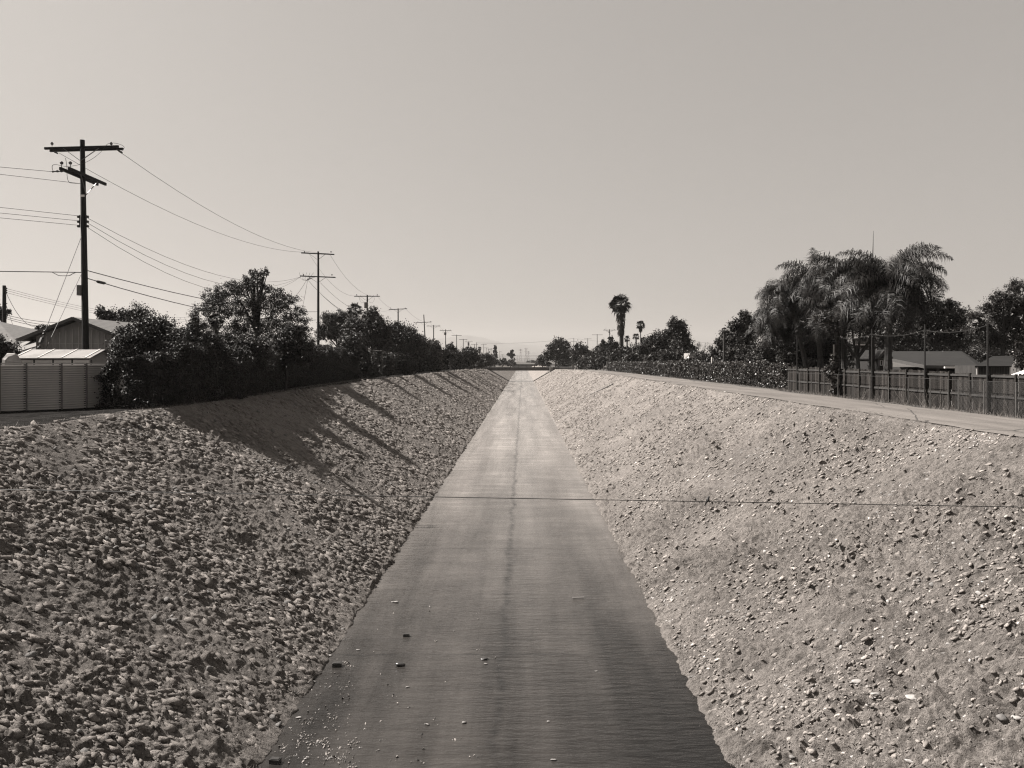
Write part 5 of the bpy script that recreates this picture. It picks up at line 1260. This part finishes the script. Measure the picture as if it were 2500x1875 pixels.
Vv, ff = leaf_quads(np.array(PP), .06, rg, .5, .3); link('vine_strand', fast_mesh('vine_strand', Vv, ff), 'leaf_mid', label='thin vine twined on the wire between the tall thin poles', category='vine', kind='stuff')
# vine covered post
vt = thing('vine_post', 'thick post wrapped in climbing vines in front of the wooden fence', 'post', None, (wf(53) - .3, 53, 6.33))
MB().box(wf(53) - .42, wf(53) - .16, 52.9, 53.15, 6.2, 9.9).build('post', 'fence_wood', vt)
crown(vt, [(wf(53) - .4, 52.9, z_, .28, .3, .5) for z_ in (6.9, 7.6, 8.3, 8.9)] + [(wf(54) - .3, 54.2, 8.0, .3, .5, .6)], 'leaf_vine', .07, 61, 2.4, name='vine')
# chain link fence
t = thing('chain_link_fence', 'chain link fence with thin pipe posts standing just in front of the wooden fence', 'fence', None, (wf(40) - .5, 40, 6.33))
yq = [28.5, 31.0, 33.3, 35.6, 37.7, 38.6, 40.3, 42.6, 44.9, 47.3, 49.7, 52.1, 54.5, 56.9, 59.3, 61.7]
for Yq in yq: MB().tube([(wf(Yq) - .5, Yq, 6.2), (wf(Yq) - .5, Yq, 7.86)], .03, 8).build('post', 'galv', t)
m = MB(); m.tube([(wf(Yq) - .5, Yq, 7.84) for Yq in (28.5, 40, 50, 61.7)], .014, 6); m.build('top_wire', 'wire', t)
m = MB(); st = .085; z0, z1 = 6.36, 7.82; H = z1 - z0; y = 28.5 - H
while y < 38:
    for s in (1, -1):
        a_, b_ = (y, z0), (y + H, z1)
        if s < 0: a_, b_ = (y, z1), (y + H, z0)
        t0 = max(0, (28.5 - a_[0]) / H); t1 = min(1, (38 - a_[0]) / H)
        if t1 > t0:
            pa = (wf(35) - .5, a_[0] + H * t0, a_[1] + (b_[1] - a_[1]) * t0); pb = (wf(35) - .5, a_[0] + H * t1, a_[1] + (b_[1] - a_[1]) * t1); m.tube([pa, pb], .0028, 3, False)
    y += st
m.build('wire_mesh', 'wire', t)
# weeds along the foot of the fence and along the road edges
def weeds(name, label, pts, n, h, spread, seed, lean=.5, w=.012, mat='dry_grass'):
    rg = np.random.default_rng(seed); k = rg.integers(len(pts), size=n); B_ = np.array(pts)[k] + rg.normal(size=(n, 3)) * np.array(spread)
    L_ = (h * (.3 + rg.random(n) ** 1.5 * 1.1))[:, None]; dr = rg.normal(size=(n, 3)) * lean; dr[:, 2] = 1; dr /= np.linalg.norm(dr, axis=1, keepdims=True)
    s = rg.normal(size=(n, 3)) * [1, 1, 0]; s /= np.linalg.norm(s, axis=1, keepdims=True) + 1e-9; s *= w
    M1 = B_ + dr * L_ * .55; dr2 = dr + rg.normal(size=(n, 3)) * .35; E_ = M1 + dr2 * L_ * .5
    V = np.stack([B_ - s, B_ + s, M1 + s * .7, M1 - s * .7, E_], 1).reshape(-1, 3); i = np.arange(n)[:, None] * 5
    Fq = np.concatenate([i + [0, 1, 2, 3], i + [3, 2, 4, 4]])
    tri = np.concatenate([i + [0, 1, 2], i + [0, 2, 3], i + [3, 2, 4]])
    link(name, fast_mesh(name, V, tri), mat, label=label, category='weeds', kind='stuff')
weeds('dry_weeds', 'dry weeds along the foot of the wire and board fences', [(wf(y) - .75 + .2 * math.sin(y * 3), y, 6.33) for y in np.arange(29, 64, .6)], 3500, .22, (.22, .35, 0), 1, .45, .007)
weeds('dry_weeds', 'low dry weeds along the foot of the vine hedge', [(fx(y) - .3, y, float(zr(y)) - .02) for y in np.arange(64, 190, 1.5)], 2500, .2, (.2, .8, 0), 2, .5, .012)
weeds('dry_weeds', 'taller weeds growing through the wire fence', [(wf(y) - .35, y, 6.33) for y in (33.5, 36, 37, 38.9, 41, 43, 44, 46.5, 49, 53.5)], 420, .9, (.1, .3, 0), 3, .3, .006)
weeds('dry_weeds', 'thin dry grass along the right crest beside the road', [(float(crest_r(y)) + .05, y, float(zr(y)) - .02) for y in np.arange(12, 110, .5)], 6000, .10, (.12, .3, 0), 4, .8, .006)
weeds('dry_weeds', 'thin dry grass matted over the right bank', [tuple(slope_pt(1, 12 * 6 ** (i / 900), (i * .618) % 1)) for i in range(900)], 16000, .10, (.4, .5, .02), 5, 1.6, .004)
weeds('dry_weeds', 'sparse dry straw on the left bank', [tuple(slope_pt(-1, 12 * 5 ** (i / 500), (i * .618) % 1)) for i in range(500)], 4500, .13, (.4, .5, .02), 6, 1.4, .004)
weeds('fallen_leaves', 'dark leaf litter under the left hedge', [(-17.4 - .04 * (y - 40), y, 6.53) for y in np.arange(36, 98, .6)], 5000, .08, (.35, .5, .01), 7, 2, .02, 'litter')

def tufts(side, n, y0, y1, seed, s0=0.0, s1=.02):
    rg = np.random.default_rng(seed); out = []
    for i in range(n):
        Y = y0 * (y1 / y0) ** rg.random(); p = slope_pt(side, Y, s0 + (s1 - s0) * rg.random()); k = rg.integers(3, 9)
        out += [(p[0] + rg.normal() * .08, p[1] + rg.normal() * .12, p[2] + .01) for _ in range(k)]
    return out
weeds('toe_weeds', 'small weed tufts growing along the foot of the right bank', tufts(1, 60, 13, 90, 1), 2600, .14, (.05, .06, 0), 11, .7, .005)
weeds('toe_weeds', 'small weed tufts growing along the foot of the left bank', tufts(-1, 50, 13, 90, 2), 2000, .15, (.05, .06, 0), 12, .7, .005, 'litter')
weeds('bank_weeds', 'scattered dry weed tufts on the right bank', tufts(1, 90, 12, 80, 3, .05, .98), 4200, .17, (.07, .09, .02), 13, .9, .005)
weeds('bank_weeds', 'scattered dry weed tufts on the left bank', tufts(-1, 60, 12, 60, 4, .05, .98), 2600, .17, (.07, .09, .02), 14, .9, .005)
weeds('crest_weeds', 'dry weeds fringing the crest of the left bank', [(float(crest_l(y)) - .25 + .15 * math.sin(y * 2.3), y, float(zl(y)) - .02) for y in np.arange(22, 110, .45)], 3600, .22, (.16, .3, 0), 15, .6, .006)
# brown roofed house, porch gable, shed on the right
Yh = 70; t = thing('brown_roofed_house', 'low house with a wide dark brown roof behind the wooden fence', 'house', None, (wx(2260, Yh), Yh, 6.3))
m = MB(); A0 = P(2180, 857.5, 76); A1 = P(2348, 857.5, 76); E0 = P(2168, 874, 70); E1 = P(2257, 892, 66); E2 = P(2388, 893.5, 66); E3 = P(2400, 890, 76)
V = [E0, E1, E2, E3, A1, A0]; V2 = [(a[0], a[1], a[2] - .16) for a in V]
m.add(V + V2, [(0, 1, 5), (1, 4, 5), (1, 2, 4), (2, 3, 4), (0, 6, 7, 1), (1, 7, 8, 2), (2, 8, 9, 3), (11, 10, 9, 8, 7, 6), (3, 9, 10, 4), (4, 10, 11, 5), (5, 11, 6, 0)]); r = m.build('roof', 'dark_shingle', t)
m = MB(); m.beam((E0[0], E0[1] - .05, E0[2] - .12), (E1[0], E1[1] - .05, E1[2] - .12), .06, .28); m.beam((E1[0], E1[1] - .05, E1[2] - .12), (E2[0], E2[1] - .05, E2[2] - .12), .06, .26); m.build('fascia', 'trim', r)
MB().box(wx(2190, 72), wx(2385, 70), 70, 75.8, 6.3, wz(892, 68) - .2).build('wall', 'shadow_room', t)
for px in (2258, 2290, 2332, 2383): MB().box(wx(px, 66.4), wx(px, 66.4) + .14, 66.4, 66.54, 6.3, wz(896, 66.4)).build('porch_post', 'trim', t)
MB().box(wx(2305, 65.7), wx(2368, 65.7), 65.55, 65.75, wz(899, 65.7), wz(895, 65.7)).build('white_gutter', 'white', t)
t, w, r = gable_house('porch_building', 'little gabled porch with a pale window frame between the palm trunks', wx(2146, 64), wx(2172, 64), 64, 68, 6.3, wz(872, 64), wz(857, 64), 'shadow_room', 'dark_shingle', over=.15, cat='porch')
m = MB().box(wx(2144.5, 63.9), wx(2146.5, 63.9), 63.8, 63.9, 6.3, wz(876, 63.9)); m.box(wx(2144.5, 63.9), wx(2167, 63.9), 63.8, 63.9, wz(877, 63.9), wz(874.5, 63.9)); m.box(wx(2165.5, 63.9), wx(2167, 63.9), 63.8, 63.9, 6.3, wz(877, 63.9)); m.build('frame', 'trim', w)
m = MB()
for a_, b_, c_, d_ in ((2148, 2149, 879, 892), (2153.5, 2154.5, 879, 892), (2148, 2154.5, 879, 880), (2148, 2154.5, 891, 892.3)): m.box(wx(a_, 63.8), wx(b_, 63.8), 63.74, 63.79, wz(d_, 63.8), wz(c_, 63.8))
wnd = m.build('window_frame', 'pale_plastic', w)
Ys = 58; t = thing('small_shed', 'small shed with vertical siding and a low pitched roof right of the brown roofed house', 'shed', None, (wx(2430, Ys), Ys, 6.3))
w = MB().box(wx(2386, Ys), wx(2466, Ys), Ys, Ys + 3, 6.3, wz(893, Ys)).build('wall', 'shed_siding', t)
m = MB(); V = [P(2380, 893.5, Ys - .3), P(2470, 893.5, Ys - .3), P(2478, 869, Ys + 1.6), P(2424, 869, Ys + 1.6), P(2380, 893.5, Ys + 3.4), P(2470, 893.5, Ys + 3.4)]
V2 = [(a[0], a[1], a[2] - .08) for a in V]
m.add(V + V2, [(0, 1, 2, 3), (3, 2, 5, 4), (0, 3, 4), (1, 5, 2), (6, 7, 1, 0), (6, 10, 11, 7), (6, 0, 4, 10), (1, 7, 11, 5)]); m.build('roof', 'dark_shingle', t)
m = MB(); x = wx(2387, Ys)
while x < wx(2465, Ys): m.box(x, x + .03, Ys - .02, Ys - .002, 6.4, wz(894, Ys)); x += .2
m.build('wall_batten', 'trim', w)
MB().box(wx(2384, Ys) - .02, wx(2387, Ys), Ys - .05, Ys - .021, 6.3, wz(894, Ys)).build('corner_board', 'white', t); MB().box(wx(2464, Ys), wx(2467, Ys), Ys - .05, Ys - .021, 6.3, wz(894, Ys)).build('corner_board', 'white', t)
m = MB(); Yc = 44; c = Vector(P(2516, 898, Yc)); n = 10; vs = [c]; 
for k in range(n): a_ = 2 * math.pi * k / n; vs.append(c + Vector((1.0 * math.cos(a_), 1.0 * math.sin(a_), -.42)))
m.add(vs, [(0, 1 + k, 1 + (k + 1) % n) for k in range(n)] + [tuple(range(n, 0, -1))]); tt = thing('sunshade', 'white canopy top showing over the fence at the right edge', 'canopy', None, (c.x, c.y, 6.33)); m.build('canopy', 'white', tt); MB().tube([(c.x, c.y, 6.2), (c.x, c.y, c.z - .1)], .03, 6).build('pole', 'galv', tt)
m = MB(); c = Vector(P(2482, 855, 56)); vs = [c]
for k in range(n): a_ = 2 * math.pi * k / n; vs.append(c + Vector((.34 * math.cos(a_), .34 * math.sin(a_), -.13)))
m.add(vs, [(0, 1 + k, 1 + (k + 1) % n) for k in range(n)] + [tuple(range(n, 0, -1))]); tt = thing('roof_vent', 'small round striped vent cap on a pipe above the small shed', 'vent', None, (c.x, c.y, 6.33)); m.build('cap', 'pale_plastic', tt); MB().tube([(c.x, c.y, 6.2), (c.x, c.y, c.z - .1)], .04, 6).build('pipe', 'galv', tt)
# pale building glimpsed behind the palm trunks
t = thing('back_building', 'building with pale horizontal eaves glimpsed between the palm trunks', 'house', None, (wx(2110, 95), 95, 6.3))
MB().box(wx(2085, 95), wx(2175, 95), 95, 103, 6.3, wz(840, 95)).build('wall', 'shed_siding', t)
MB().box(wx(2083, 94.5), wx(2178, 94.5), 94.3, 104, wz(840, 95) + .004, wz(826, 95)).build('roof', 'shingle', t)
MB().box(wx(2083, 94), wx(2178, 94), 94, 94.29, wz(843, 94), wz(840, 94)).build('fascia', 'white', t)
MB().box(wx(2098, 93.6), wx(2178, 93.6), 93.5, 93.8, wz(826, 93.6), wz(824, 93.6)).build('fascia', 'trim', t)

# ------------------------------------------------------------------ hazy air
HZ = NT('haze_air'); HZ.t.nodes.remove(HZ.b); pv = HZ.n('VolumePrincipled'); pv.inputs['Color'].default_value = (.62, .60, .58, 1)
pv.inputs['Density'].default_value = 0.85e-4; pv.inputs['Anisotropy'].default_value = 0.2
HZ.l(pv.outputs[0], HZ.t.nodes['Material Output'].inputs['Volume'])
HZ.m.cycles.homogeneous_volume = True
hz = MB().box(-26000, 26000, -400, 17500, -40, 620).build('haze', HZ.m, kind='stuff', label='pale hazy air fading the far hills and trees', category='haze')
hz.visible_shadow = True
